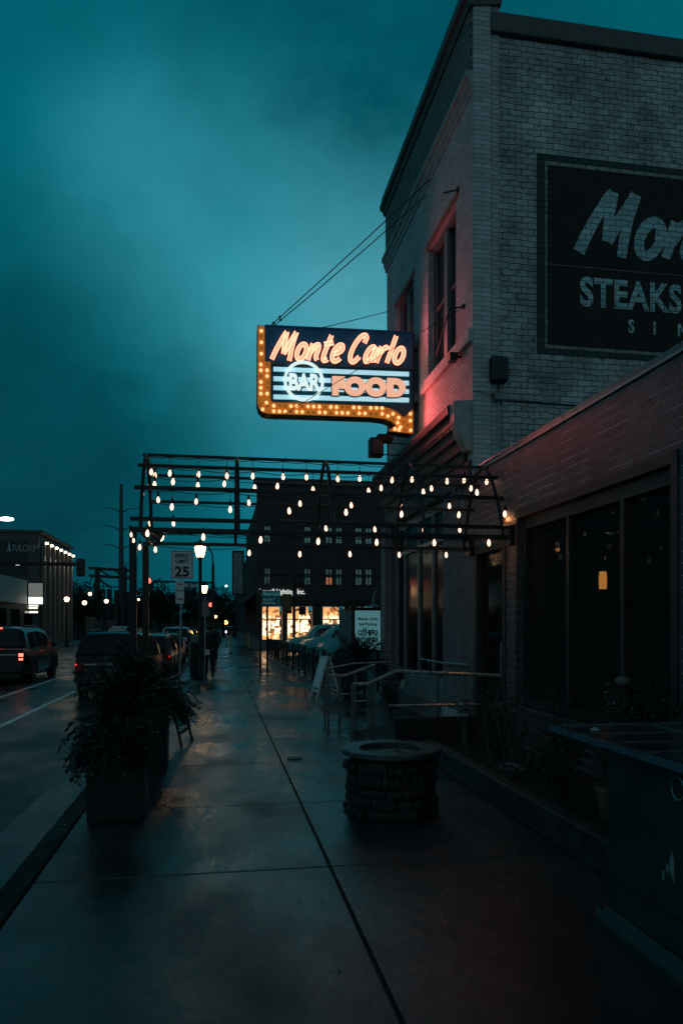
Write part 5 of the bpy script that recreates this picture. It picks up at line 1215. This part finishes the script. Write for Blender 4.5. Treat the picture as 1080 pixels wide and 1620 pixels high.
for i, (x, y, r_, lab) in enumerate(((2.95, 16.9, (.42, .40, .62), 'dark shrub right behind the white sandwich board'), (3.45, 16.95, (.40, .40, .70), 'dark leafy shrub in front of the parking notice'), (3.2, 17.8, (.45, .4, .68), 'rounded shrub between the barrier and the parking notice'), (3.75, 15.2, (.001, .001, .001), ''), (2.75, 14.6, (.33, .5, .50), 'low dark shrub beside the far ramp handrail'), (3.35, 14.0, (.36, .6, .55), 'dark shrub against the storefront behind the ramp'))):
    if not lab: continue
    shrub('shrub', (x, y, 0), r_, 2600, .022, M_LEAFB if i in (0, 2) else M_LEAF, lab, 'shrub', 60+i, 8, 2.2, group='shrubs by the parking notice')
frond_plant('spiky_shrub', (3.25, 16.4, .9), 26, .75, .1, M_LEAF, 'loose upright twigs growing in front of the parking notice', 88, .7, .05)

# ------------------------------------------------------------------ guest parking sign, signal seen from behind, small poles
gs = thing('guest_parking_sign', (1.75, 26, 0), 'teal and navy guest parking sign on two dark poles', 'sign')
a, b = at(413, 934.5, 26), at(443.5, 957.5, 26)
MB().box(a.x, b.x, 25.99, 26.01, b.z+.01, a.z).build('board', M_SIGNTEAL, gs)
MB().box(a.x+.02, b.x-.14, 25.984, 25.989, b.z+.02, a.z-.22).build('lower_board', M_SIGNNAVY, gs)
tx = MB(); tx.text('GUEST', lambda u, v, w: ((a.x+b.x)/2-.06+u, 25.983-w, a.z-.355+v), .13, bold=.003, depth=.002, align='CENTER', sp=1.2); tx.text('PARKING', lambda u, v, w: ((a.x+b.x)/2-.06+u, 25.983-w, a.z-.475+v), .11, bold=.003, depth=.002, align='CENTER')
for i, (pts, cl) in enumerate(script_strokes('Monte Carlo', a.x+.05, a.z-.17, .13, .125, .3)): tx.ribbon(lambda u, v, w: (u, 25.988-w, v), pts, .018, .002, closed=cl)
tx.build('lettering', MATS['sign_light_stripe'] if False else mat('pale_sign_letter', (.25, .55, .62), .5, emit=(.1, .5, .6), estr=.12), gs)
for x in (at(412, 950, 26).x, at(422, 950, 26).x+.02): MB().box(x-.035, x+.035, 26.02, 26.09, 0, 3.0 if x < 1.6 else 2.55).build('pole', M_BLACK, gs)

# ------------------------------------------------------------------ lit shop building
BX, BY, BZ = 2.62, 50.0, 11.4
lb = thing('shop_building', (BX, BY, 0), 'dark three storey brick shop building with glowing ground floor windows', 'building')
q = lambda px, py: at(px, py, BY)
wins = []
for (x0, x1) in ((411, 447), (454, 494.5), (510, 545)): wins.append((q(x0, 0).x, q(x1, 0).x, .72, q(0, 957).z))
wins.append((q(553, 0).x, q(590, 0).x, .72, q(0, 957).z))
ups = []
for (x0, x1) in ((417.5, 428.5), (481, 492), (515, 526.5), (531, 542), (562, 573.5), (578, 589)): ups.append((q(x0, 0).x, q(x1, 0).x, q(0, 921).z, q(0, 892).z))
ups3 = [(a, b, c+2.9, d+2.9) for a, b, c, d in ups[:]]
mb = holed(MB(), 'Y', BY, BY+.4, BX, 22, 0, BZ, wins+ups+ups3); mb.build('front_wall', M_DKBRICK, lb)
mb = MB().box(BX-.001, BX+.4, BY+.401, BY+70, 0, 8.0); mb.build('side_wall', M_DKBRICKY, lb)
MB().box(BX+.401, BX+.6, BY+.401, BY+30, 8.0, BZ).build('upper_side_wall', M_DKBRICKY, lb)
MB().box(BX-.12, BX+.0, BY+.01, BY+60, 0, .85).build('stone_base', mat('pale_base', (.16, .18, .18), .7), lb)
MB().box(BX-.02, 22, BY-.06, BY-.001, .02, .70).build('stall_riser', mat('pale_base2', (.15, .15, .14), .7), lb)
MB().box(BX-.06, 22, BY-.1, BY+.5, BZ, BZ+.2).build('coping', M_COPED, lb)
MB().box(BX-.08, 22, BY-.14, BY-.002, wins[0][3]+.12, wins[0][3]+.42).build('awning_rail', M_SIGNK, lb)
MB().box(BX-.05, 22, BY-.08, BY-.002, 5.15, 5.25).build('string_course', M_OFFICED, lb)
rng = random.Random(31)
for i, (a, b, c, d) in enumerate(wins):
    w = MB().box(a, b, BY+2.6, BY+2.7, 0, d).box(a, b, BY+.41, BY+2.6, c-.1, c-.02).build('display_window', M_SHOP, lb)
    fr_ = MB(); fr_.box(a, b, BY+.1, BY+.18, d-.95, d-.85); fr_.box(a, a+.06, BY+.1, BY+.18, c, d); fr_.box(b-.06, b, BY+.1, BY+.18, c, d); fr_.box((a+b)/2-.03, (a+b)/2+.03, BY+.1, BY+.17, c, d-.95)
    fr_.build('frame', mat('shop_frame', (.35, .25, .16), .5, emit=(1, .5, .25), estr=.12), w)
    gl = MB(); 
    for k in range(95):
        z = rng.triangular(c+.1, d-.5, c+.7); r_ = rng.uniform(.05, .15); x_ = rng.uniform(a+.12, b-.12); y_ = BY+rng.uniform(.5, 2.3)
        gl.ball((x_, y_, z), r_, 8, 5, rng.uniform(.7, 1.4)); gl.tube([(x_, y_, z+r_*.6), (x_, y_, z+r_+.25)], .012, 4)
    gl.build('display_lamps', M_SHOPG, w, kind='stuff')
    dk = MB()
    for k in range(22):
        z = rng.uniform(c+.1, d-.2); x_ = rng.uniform(a+.12, b-.3); dk.box(x_, x_+rng.uniform(.1, .4), BY+.3, BY+.34, z, z+rng.uniform(.04, .25))
    dk.build('display_stock', mat('stock_brown', (.45, .22, .10), .6, emit=(1, .4, .15), estr=.34), w, kind='stuff')
for i, (a, b, c, d) in enumerate(ups+ups3):
    w = MB(); xm = (a+b)/2; zm = (c+d)/2
    for (x0, x1, z0, z1) in ((a, a+.05, c, d), (b-.05, b, c, d), (xm-.025, xm+.025, c, d), (a, b, zm-.03, zm+.03), (a, b, d-.05, d), (a, b, c, c+.05)): w.box(x0, x1, BY+.12+.002*(x1-x0 > .2), BY+.18, z0, z1)
    w = w.build('window', M_SIGNK, lb); MB().box(a+.01, b-.01, BY+.20, BY+.21, c+.01, d-.01).build('pane', M_GLASSC, w)
    if i == 2: MB().box(a+.05, b-.05, BY+.188, BY+.198, c+.05, zm-.04).build('lit_pane', M_WARMW, w)
q1 = q(410, 938)
MB().text('Lowell Lighting, Inc.', lambda u, v, w: (q1.x+u, BY-.03-w, q1.z-.05+v), .47, bold=.012, depth=.04, sx=.80, sp=1.04).build('shop_name', mat('lit_letters', (.8, .8, .8), .5, var=0, emit=(.85, .85, .80), estr=.75), lb)
aw = MB(); z_ = wins[0][3]+.1
aw.prism([(BX, BY+1, z_+.9), (BX-1.3, BY+1, z_-.1), (BX-1.3, BY+1, z_-.2), (BX, BY+1, z_+.75)], (0, 22, 0)); aw.build('awning', mat('awning_canvas', (.07, .07, .065), .8), lb)
bs = thing('blade_sign', (2.2, 52, 6), 'tall dark vertical blade sign high on the shop building corner', 'sign')
MB().box(1.05, 1.95, 55.5, 55.9, 3.95, 7.35).build('cabinet', M_OFFICED, bs)
tx = MB()
MB().box(1.15, 1.85, 55.46, 55.499, 4.1, 7.2).build('face', mat('blade_face', (.20, .30, .32), .5, var=.6, vscale=5), bs)
for z_ in (6.9, 4.6): MB().bar((1.95, 55.7, z_), (BX, 55.7, z_), .08, .08).build('bracket', M_BLACK, bs)
# signal mast near the lot, seen against the lit shop
sm = thing('signal_mast', (3.2, 44, 0), 'dark traffic signal mast standing in front of the lit shop windows', 'traffic signal')
x_ = at(465, 0, 44).x
MB().tube([(x_, 44, 0), (x_, 44, 5.6)], .10).build('pole', M_BLACK, sm)
for px_, py_ in ((456, 964), (478, 966), (476, 925)):
    q_ = at(px_, py_, 44); MB().box(q_.x-.2, q_.x+.2, 43.8, 44.1, q_.z-.25, q_.z+.25).build('signal_head', M_BLACK, sm, bevel=.03)
mb = MB(); mb.tube([(x_, 44, 2.6), (at(480, 0, 44).x, 44, 2.7)], .05); mb.tube([(x_, 44, 4.1), (at(477, 0, 44).x, 44, 4.2)], .04); mb.build('bracket', M_BLACK, sm)
sb = thing('brown_sign', (3.0, 42, 0), 'brown sign board standing in front of the shop windows', 'sign')
a, b = at(446, 940, 42), at(460, 966, 42)
MB().box(a.x, b.x, 41.95, 42.0, b.z, a.z).build('board', mat('brown_board', (.10, .06, .025), .6), sb); MB().box(a.x+.2, a.x+.28, 42.01, 42.08, 0, a.z).build('post', M_BLACK, sb)
tx = MB()
for i in range(5): tx.box(a.x+.05, b.x-.06, 41.944, 41.949, a.z-.18-.17*i, a.z-.12-.17*i)
tx.build('faint_lines', mat('faint_gold', (.20, .13, .05), .6), sb)

# ------------------------------------------------------------------ traffic signals over the street
def signal_head(mb_, lens, c, s=.34, on=None):
    pass
ts = thing('traffic_signal', (-.30, 45, 0), 'mast arm traffic signal showing red over the parked cars', 'traffic signal')
px_ = -.30
MB().tube([(px_, 45, 0), (px_, 45, 4.1), (px_, 45, 5.4)], [.13, .10, .09]).build('pole', M_BLACK, ts)
arm = [(px_, 45, 5.3), (px_-.03, 45, 6.0), (px_-.3, 45, 6.55), (px_-1.1, 45, 6.75)]
MB().tube(arm, .05).build('lamp_arm', M_BLACK, ts, smooth=True)
MB().tube([(px_, 45, 4.30), (-3.8, 45, 4.35)], .06).build('mast_arm', M_BLACK, ts)
a, b = at(229.5, 914, 45), at(241.5, 939, 45)
hd = MB().box(a.x, b.x, 44.8, 45.05, b.z, a.z).build('signal_head', M_BLACK, ts, bevel=.03)
for i, mm_ in enumerate((M_RED, M_SIGNK, M_SIGNK)):
    z = a.z-.19-(a.z-b.z-.3)*i/2*.97; MB().lathe([(.15, 0), (.15, .02), (.10, .05), (.001, .06)], (0, 0, 0), 16)
    l = MB(); 
    for r_, y_ in ((.165, 44.797), (.14, 44.77), (.08, 44.75), (.001, 44.74)):
        for k in range(16): l.v.append(Vector(((a.x+b.x)/2+r_*math.cos(2*math.pi*k/16), y_, z+r_*math.sin(2*math.pi*k/16))))
    for r_ in range(3):
        for k in range(16): q_ = (k+1) % 16; l.f.append([r_*16+k, r_*16+q_, (r_+1)*16+q_, (r_+1)*16+k])
    l.build('lens', mm_, hd, smooth=True)
a, b = at(292, 921.5, 45), at(313, 931, 45)
sn = MB().box(a.x, b.x, 44.88, 44.92, b.z, a.z).build('street_name_plate', mat('street_blue', (.02, .10, .16), .5), ts)
MB().text('N 2nd', lambda u, v, w: ((a.x+b.x)/2+u, 44.879-w, b.z+.08+v), .30, bold=.006, depth=.005, align='CENTER').build('lettering', M_SIGNW, sn)
t2 = thing('traffic_signal', (-9.8, 30, 0), 'unlit traffic signal on a long mast arm at the left edge', 'traffic signal')
MB().tube([(-10.5, 30, 4.15), (-5.5, 30, 4.12)], .07).build('mast_arm', M_BLACK, t2)
MB().tube([(-10.5, 30, -.13), (-10.5, 30, 4.6)], .12).build('pole', M_BLACK, t2)
a, b = at(122, 884, 30), at(135, 912, 30)
hd = MB().box(a.x, b.x, 29.85, 30.1, b.z, a.z).build('signal_head', M_BLACK, t2, bevel=.03)
for i in range(3):
    z = a.z-.13-.24*i; l = MB()
    l.ball(((a.x+b.x)/2, 29.85, z), .085, 10, 6); l.build('lens', mat('dark_amber_lens', (.04, .05, .03), .2, var=0), hd, smooth=True)
def cobra(p0, label):
    t = thing('street_light', p0, label, 'street light', 'overhead street lights on the left')
    MB().lathe([(.001, -.07), (.10, -.065), (.16, -.03), (.15, .02), (.05, .05)], p0, 12, sx=1.5).build('lamp', M_COOL, t, smooth=True)
    return t
q = at(10.5, 820.5, 26); t = cobra(q, 'bright white street light at the top left edge')
MB().tube([(q.x-3.2, 26, q.z-.2), (q.x-1.6, 26, q.z+.05), (q.x-.15, 26, q.z+.03)], .05).build('arm', M_BLACK, t); MB().tube([(q.x-3.2, 26, -.13), (q.x-3.2, 26, q.z-.2)], .09).build('pole', M_BLACK, t)
q = at(28, 891.5, 36); t = cobra(q, 'white street light seen just above the left mast arm')
MB().tube([(q.x-2.8, 36, q.z-.2), (q.x-1.4, 36, q.z+.05), (q.x-.15, 36, q.z+.03)], .05).build('arm', M_BLACK, t); MB().tube([(q.x-2.8, 36, -.13), (q.x-2.8, 36, q.z-.2)], .09).build('pole', M_BLACK, t)
# globe lamps across the street
def globe(px_, py_, Y, label, hook=False, r_=.21, m=M_GLOBE):
    q = at(px_, py_, Y); t = thing('globe_lamp', (q.x, Y, 0), label, 'street lamp', 'globe street lamps in the distance')
    MB().lathe([(.001, -r_), (r_*.6, -r_*.8), (r_*.95, -.1*r_), (r_*.9, r_*.4), (r_*.4, r_*.8), (.001, r_*.85)], q, 14).build('globe', m, t, smooth=True)
    if hook: MB().tube([(q.x, Y, q.z+r_), (q.x, Y, q.z+1.1), (q.x+.3, Y, q.z+1.6), (q.x+.9, Y, q.z+1.6), (q.x+1.2, Y, q.z+1.0), (q.x+1.2, Y, 0)], .05).build('post', M_BLACK, t)
    else: MB().lathe([(.14, 0), (.14, .5), (.07, .7), (.06, q.z-r_*.8), (.12, q.z-r_*.75)], (q.x, Y, 0), 10).build('post', M_BLACK, t)
    return t
globe(106, 948, 59, 'globe street lamp in front of the office building on the left', r_=.21)
globe(134, 953.5, 74, 'globe street lamp left of the substation', r_=.23)
globe(142.7, 939.5, 70, 'globe lamp hanging from a hooked post before the substation', True, .17)
globe(168.5, 951, 84, 'globe street lamp in front of the substation', r_=.24)
globe(219.5, 948.5, 90, 'small globe lamp seen between the two canopy posts', r_=.15)
globe(357.5, 984.5, 150, 'orange glowing globe lamp at the far end of the street', r_=.42, m=mat('orange_glow', (.9, .5, .2), .3, var=0, emit=(1, .42, .10), estr=14.0))
globe(358, 927, 110, 'tall pole lamp behind the bare trees up the street', r_=.16, m=M_COOL)
globe(341, 975.5, 70, 'reddish glowing lamp low behind the walkers', r_=.16, m=mat('red_warm_glow', (.9, .3, .2), .3, var=0, emit=(1, .25, .10), estr=9.0))
q = at(334, 955, 52); t = thing('pedestrian_signal', (q.x, 52, 0), 'lit red pedestrian signal beside the lamp posts', 'traffic signal')
MB().box(q.x-.22, q.x+.22, 51.95, 52.2, q.z-.35, q.z+.35).build('housing', M_BLACK, t, bevel=.03); MB().ball((q.x, 51.94, q.z-.08), .15, 12, 8).build('lens', M_RED, t, smooth=True); MB().tube([(q.x, 52.1, 0), (q.x, 52.1, q.z-.3)], .07).build('pole', M_BLACK, t)

# ------------------------------------------------------------------ left side: office block and low shop
OX, OY, OZ = -15.0, 65.4, 9.75
ob = thing('office_building', (OX, OY, 0), 'dark office block with a row of uplit piers across the street', 'building')
MB().box(-40, OX, OY+.3, 79, 0, OZ-.35).build('body', M_OFFICED, ob)
MB().box(-40, OX-.01, OY, OY+.299, 0, OZ-.2).build('end_wall', M_OFFICE, ob)
MB().box(-40, OX+.25, OY-.1, 79.1, OZ-.2, OZ+.05).build('parapet', M_OFFICE, ob)
MB().box(-40, OX-1.0, OY-.06, OY-.001, 5.9, OZ-.9).build('billboard', M_OFFICED, ob)
tx = MB(); q = at(20.5, 872, OY)
tx.text('FULCRUM', lambda u, v, w: (q.x+u, OY-.07-w, q.z+v), .80, bold=.01, depth=.03, sx=.60); tx.prism([(at(12, 872, OY).x, OY-.07, q.z-.02), (at(19, 872, OY).x, OY-.07, q.z-.02), (at(15.8, 863, OY).x, OY-.07, q.z+.85)], (0, -.03, 0))
tx.build('billboard_lettering', M_LETT, ob)
for i in range(7):
    y = OY+.7+i*1.95
    pr_ = MB().box(OX-.0, OX+.30, y, y+.42, 0, OZ-.8).build('pier', mat('office_pier', (.26, .23, .20), .7, var=.2), ob)
    MB().ball((OX+.42, y+.2, OZ-.98), .14, 10, 6, .7).build('uplight', M_GLOBE if False else mat('pier_lamp', (.9, .85, .8), .3, var=0, emit=(1, .82, .62), estr=9.0), ob)
    ld = bpy.data.lights.new('pier_light', 'SPOT'); ld.energy = 160; ld.spot_size = R(26); ld.color = (1, .80, .60); ld.shadow_soft_size = .08
    lo_ = bpy.data.objects.new('pier_light', ld); COL.objects.link(lo_); lo_.parent = ob; lo_.location = Vector((OX+.62, y+.2, OZ-1.15))-wloc(ob); lo_.rotation_euler = (0, R(9), 0)
for i in range(6):
    y = OY+1.25+i*1.95
    for z0, z1 in ((.3, 3.2), (4.0, 7.9)): MB().box(OX+.0, OX+.03, y, y+1.2, z0, z1).build('window', M_GLASS, ob)
ls = thing('low_shop', (OX, 58, 0), 'low shop with a pale fascia next to the office block', 'building')
z1 = at(45, 930, 1).z
MB().box(-40, OX-.0, 40, OY-.12, 0, 5.0).build('body', M_OFFICE, ls)
MB().box(OX+.001, OX+.25, 40, OY-.5, 3.35, 5.2).build('fascia', M_WHITEW, ls)
for i in range(6):
    y = 42+i*3.7; MB().box(OX+.001, OX+.04, y, y+2.4, .3, 2.9).build('window', M_GLASS, ls)
t = thing('lit_box_sign', (OX+.5, 60, 3), 'bright vertical lit box sign on the low shop corner', 'sign')
a, b = onxw(43.5, 925, OX+.6), onxw(54.5, 950, OX+.6)
MB().box(OX+.26, OX+1.5, 60.4, 60.7, 3.3, 5.1).build('cabinet', M_DARKM, t)
MB().box(OX+.35, OX+1.4, 60.36, 60.399, 3.36, 3.9).build('lit_face', mat('box_sign_glow', (.8, .8, .75), .5, var=0, emit=(1, .96, .80), estr=1.3), t); MB().box(OX+.35, OX+1.4, 60.361, 60.399, 3.905, 5.0).build('dim_face', mat('box_sign_dim', (.4, .4, .4), .5, var=.4, emit=(.7, .7, .62), estr=.16), t)
t = thing('lit_door_sign', (OX+.3, 60, 2.5), 'small bright lettered sign over the low shop door', 'sign')
q = at(50, 963, 62); mb = MB()
for dz, w_ in ((.26, .55), (.06, .50), (-.28, .52)): mb.box(q.x-w_, q.x+w_, 61.9, 61.95, q.z+dz-.07, q.z+dz+.08)
mb.build('lit_lines', MATS['box_sign_glow'], t); MB().box(q.x-.65, q.x+.65, 61.96, 62.1, q.z-.5, q.z+.5).build('backing', M_SIGNK, t)

# ------------------------------------------------------------------ substation, monopole, walls in the distance
SYY = 115.0
ss_ = thing('substation_frame', (-20, SYY, 0), 'steel substation gantry behind the street on the left', 'substation')
def S(px_, py_, dy=0): return at(px_, py_, SYY+dy)
mb = MB()
for px_ in (152.5, 156, 194, 199): 
    for dy in (0, 3): a = S(px_, 897, dy); mb.tube([(a.x, SYY+dy, 0), (a.x, SYY+dy, a.z)], .22, 6)
mb.build('column', M_DARKM, ss_)
mb = MB()
for y0_, y1_ in ((895.5, 901), (907.5, 912.5)):
    a, b = S(141, y0_+3), S(208, y1_+1); mb.bar((a.x, SYY, a.z), (b.x, SYY, b.z-.1), .4, .42)
a, b = S(155, 900), S(177, 930); mb.bar(S(158, 901), S(174, 912), .2, .25); mb.bar(S(178, 900), S(194, 911), .2, .25); mb.bar(S(158, 918), S(178, 930), .2, .3); mb.bar(S(178, 900), S(178, 945), .12, .12); mb.bar(S(158, 928), S(194, 929), .15, .15)
mb.build('gantry_beam', M_DARKM, ss_)
mb = MB()
for x0, x1, y0_ in ((150, 157, 922), (171, 176, 932), (192.5, 199, 922), (160, 166, 932), (182, 188, 934), (202, 208, 938)): a, b = S(x0, y0_), S(x1, 990); mb.box(a.x, b.x, SYY-1, SYY+1, 0, a.z)
mb.build('transformer', M_OFFICED, ss_)
mb = MB()
for x in (193, 196, 199): mb.tube([S(x, 897), S(x+4, 889)], .05, 5)
mb.build('insulator', M_DARKM, ss_)
q = at(192, 766, 165); mp_ = thing('transmission_pole', (q.x, 165, 0), 'tall grey steel transmission pole with curved arms beyond the substation', 'utility pole')
M_POLEB = mat('weathered_steel_far', (.045, .075, .085), .8)
MB().tube([(q.x, 165, 0), (q.x, 165, q.z)], [.75, .32], 12).build('pole', M_POLEB, mp_, smooth=True)
mb = MB()
for z_ in (at(0, 804, 165).z, at(0, 834, 165).z, at(0, 864, 165).z):
    for s in (-1, 1): mb.tube([(q.x, 165, z_-.3), (q.x+s*1.5, 165, z_+.5), (q.x+s*3.8, 165, z_+.9)], [.14, .11, .07], 6)
mb.build('arm', M_POLEB, mp_)
for i, dz in enumerate((0.9, 0.9)):
    pass
for i, (z_, s) in enumerate(((at(0, 804, 165).z, -1), (at(0, 834, 165).z, -1), (at(0, 864, 165).z, -1))):
    tag(MB().tube([(q.x-3.8, 165, z_+.9), (q.x-30, 190, z_-1.5), (q.x-90, 240, z_+3)], .03, 4).build('power_line', M_POLEB), ['top', 'middle', 'lowest'][i]+' power line running left from the transmission pole', 'power line', 'power lines')
tag(MB().box(-26, -13, 99, 99.4, -.05, 2.4).build('concrete_wall', mat('pale_concrete_far', (.10, .13, .135), .8)), 'long pale concrete wall in front of the substation', 'wall')
tag(MB().box(-12.8, -2.2, 128, 128.5, -.05, 2.0).build('concrete_wall', MATS['pale_concrete_far']), 'pale low wall crossing behind the parked cars', 'wall')
fn = thing('railing_fence', (-16, 88, 0), 'low dark picket railing on the far pavement', 'fence')
mb = MB(); x = -19.5
while x < -13.5: mb.box(x, x+.04, 88, 88.04, 0, 1.3); x += .16
mb.build('pickets', M_BLACK, fn); MB().box(-19.5, -13.5, 88.041, 88.08, 1.15, 1.22).build('top_rail', M_BLACK, fn)
for i, (px_, Y, h, w_) in enumerate(((156.8-15, 76, 2.5, .5), (250, 120, 2.6, .5), (245, 110, 2.3, .4))):
    q = at(px_, 985, Y); tag(MB().box(q.x-w_, q.x+w_, Y, Y+.8, 0, h).build('utility_cabinet', mat('pale_green_cabinet', (.07, .12, .11), .7), bevel=.03), ['pale green utility cabinet below the globe lamps', 'pale cabinet far behind the parked cars', 'smaller pale cabinet far behind the parked cars'][i], 'cabinet')

# ------------------------------------------------------------------ far trees
def tree(x, y, h, r_, label, seed, leaf=.32, n=1700, bare=False, m=M_TREE):
    rng = random.Random(seed); t = thing('tree', (x, y, 0), label, 'tree', 'trees at the end of the street')
    tk = MB(); tips = []
    tk.tube([(x, y, 0), (x+rng.uniform(-.2, .2), y, h*.35), (x+rng.uniform(-.3, .3), y, h*.62)], [h*.028, h*.02, h*.012], 7)
    top_ = Vector((x, y, h*.5))
    for i in range(16 if bare else 9):
        a = rng.uniform(0, 6.28); s0 = Vector((x, y, h*rng.uniform(.28, .58))); e_ = Vector((x+math.cos(a)*r_*rng.uniform(.4, .95), y+math.sin(a)*r_*.8, h*rng.uniform(.6, .98)))
        tk.tube([s0, s0.lerp(e_, .5)+Vector((0, 0, h*.02)), e_], [h*.010, h*.006, h*.002], 5); tips.append(e_)
        if bare:
            for k in range(7):
                b0 = s0.lerp(e_, rng.uniform(.3, 1)); e2 = b0+Vector((rng.gauss(0, .25)*r_, rng.gauss(0, .2)*r_, rng.uniform(.05, .3)*r_)); tk.tube([b0, e2], [h*.003, h*.001], 4, cap=False)
                for kk in range(3): b1 = b0.lerp(e2, rng.uniform(.3, 1)); tk.tube([b1, b1+Vector((rng.gauss(0, .15)*r_, rng.gauss(0, .1)*r_, rng.uniform(.02, .2)*r_))], [h*.0018, h*.0008], 3, cap=False)
    tk.build('trunk', M_BARK, t)
    lf = MB(); leaf_cloud(lf, (x, y, h*.62), (r_, r_*.8, h*.36), n//4 if bare else n, leaf*(.6 if bare else 1), rng, 1.3, clump=16)
    lf.build('crown', m, t); return t
TR = [(118, 112, 8.6, 3.2, 0), (124, 96, 6.4, 2.6, 0), (237, 98, 7.6, 3.0, 0), (252, 105, 7.0, 3.2, 0), (266, 112, 6.8, 2.8, 1), (281, 118, 7.8, 3.4, 1), (296, 122, 8.4, 3.2, 0), (309, 110, 7.2, 2.8, 1), (322, 125, 8.6, 3.2, 0), (340, 120, 8.2, 2.8, 1), (352, 116, 8.6, 2.6, 1), (364, 130, 7.8, 2.8, 0), (218, 125, 6.2, 3.0, 0), (205, 118, 5.4, 2.6, 0), (371, 140, 6.0, 2.4, 0), (170, 135, 6.0, 4.2, 0), (186, 138, 6.4, 4.0, 0)]
TL = ['round dark tree at the right end of the office block', 'small dark tree close behind the office block corner', 'dark tree right of the canopy posts', 'dense dark tree below the red signal', 'bare tree right of the red signal', 'tall bare tree under the speed limit sign', 'dense tree behind the speed limit pole', 'bare tree left of the lantern lamp', 'tall dark tree behind the lantern lamps', 'bare twiggy tree right of the lantern lamps', 'tall bare tree before the pole lamp', 'dark tree below the blade sign', 'dark tree seen between the canopy posts', 'low dark tree right of the substation', 'small dark tree at the street end beside the shop', 'wide dark tree behind the substation', 'wide dark tree under the transmission pole']
for i, (px_, Y, h, r_, br) in enumerate(TR):
    q = at(px_, 988, Y); tree(q.x, Y, h, r_, TL[i], 100+i, bare=bool(br))
bt_ = tree(6.9, 38, 4.4, 1.5, 'small bare tree in the side lot before the lit shop', 150, bare=True, leaf=.05, n=400); bt_['group'] = 'trees at the end of the street'
structure(MB().prism([(-160, 300, -.1), (160, 300, -.1), (160, 300, 5), (60, 300, 8), (-20, 300, 6), (-90, 300, 9), (-160, 300, 6)], (0, 20, 0)), 'hills', M_TREE)
for o in list(bpy.data.objects):
    if o.type == 'EMPTY' and not o.get('category'): 
        if not o.children: bpy.data.objects.remove(o)
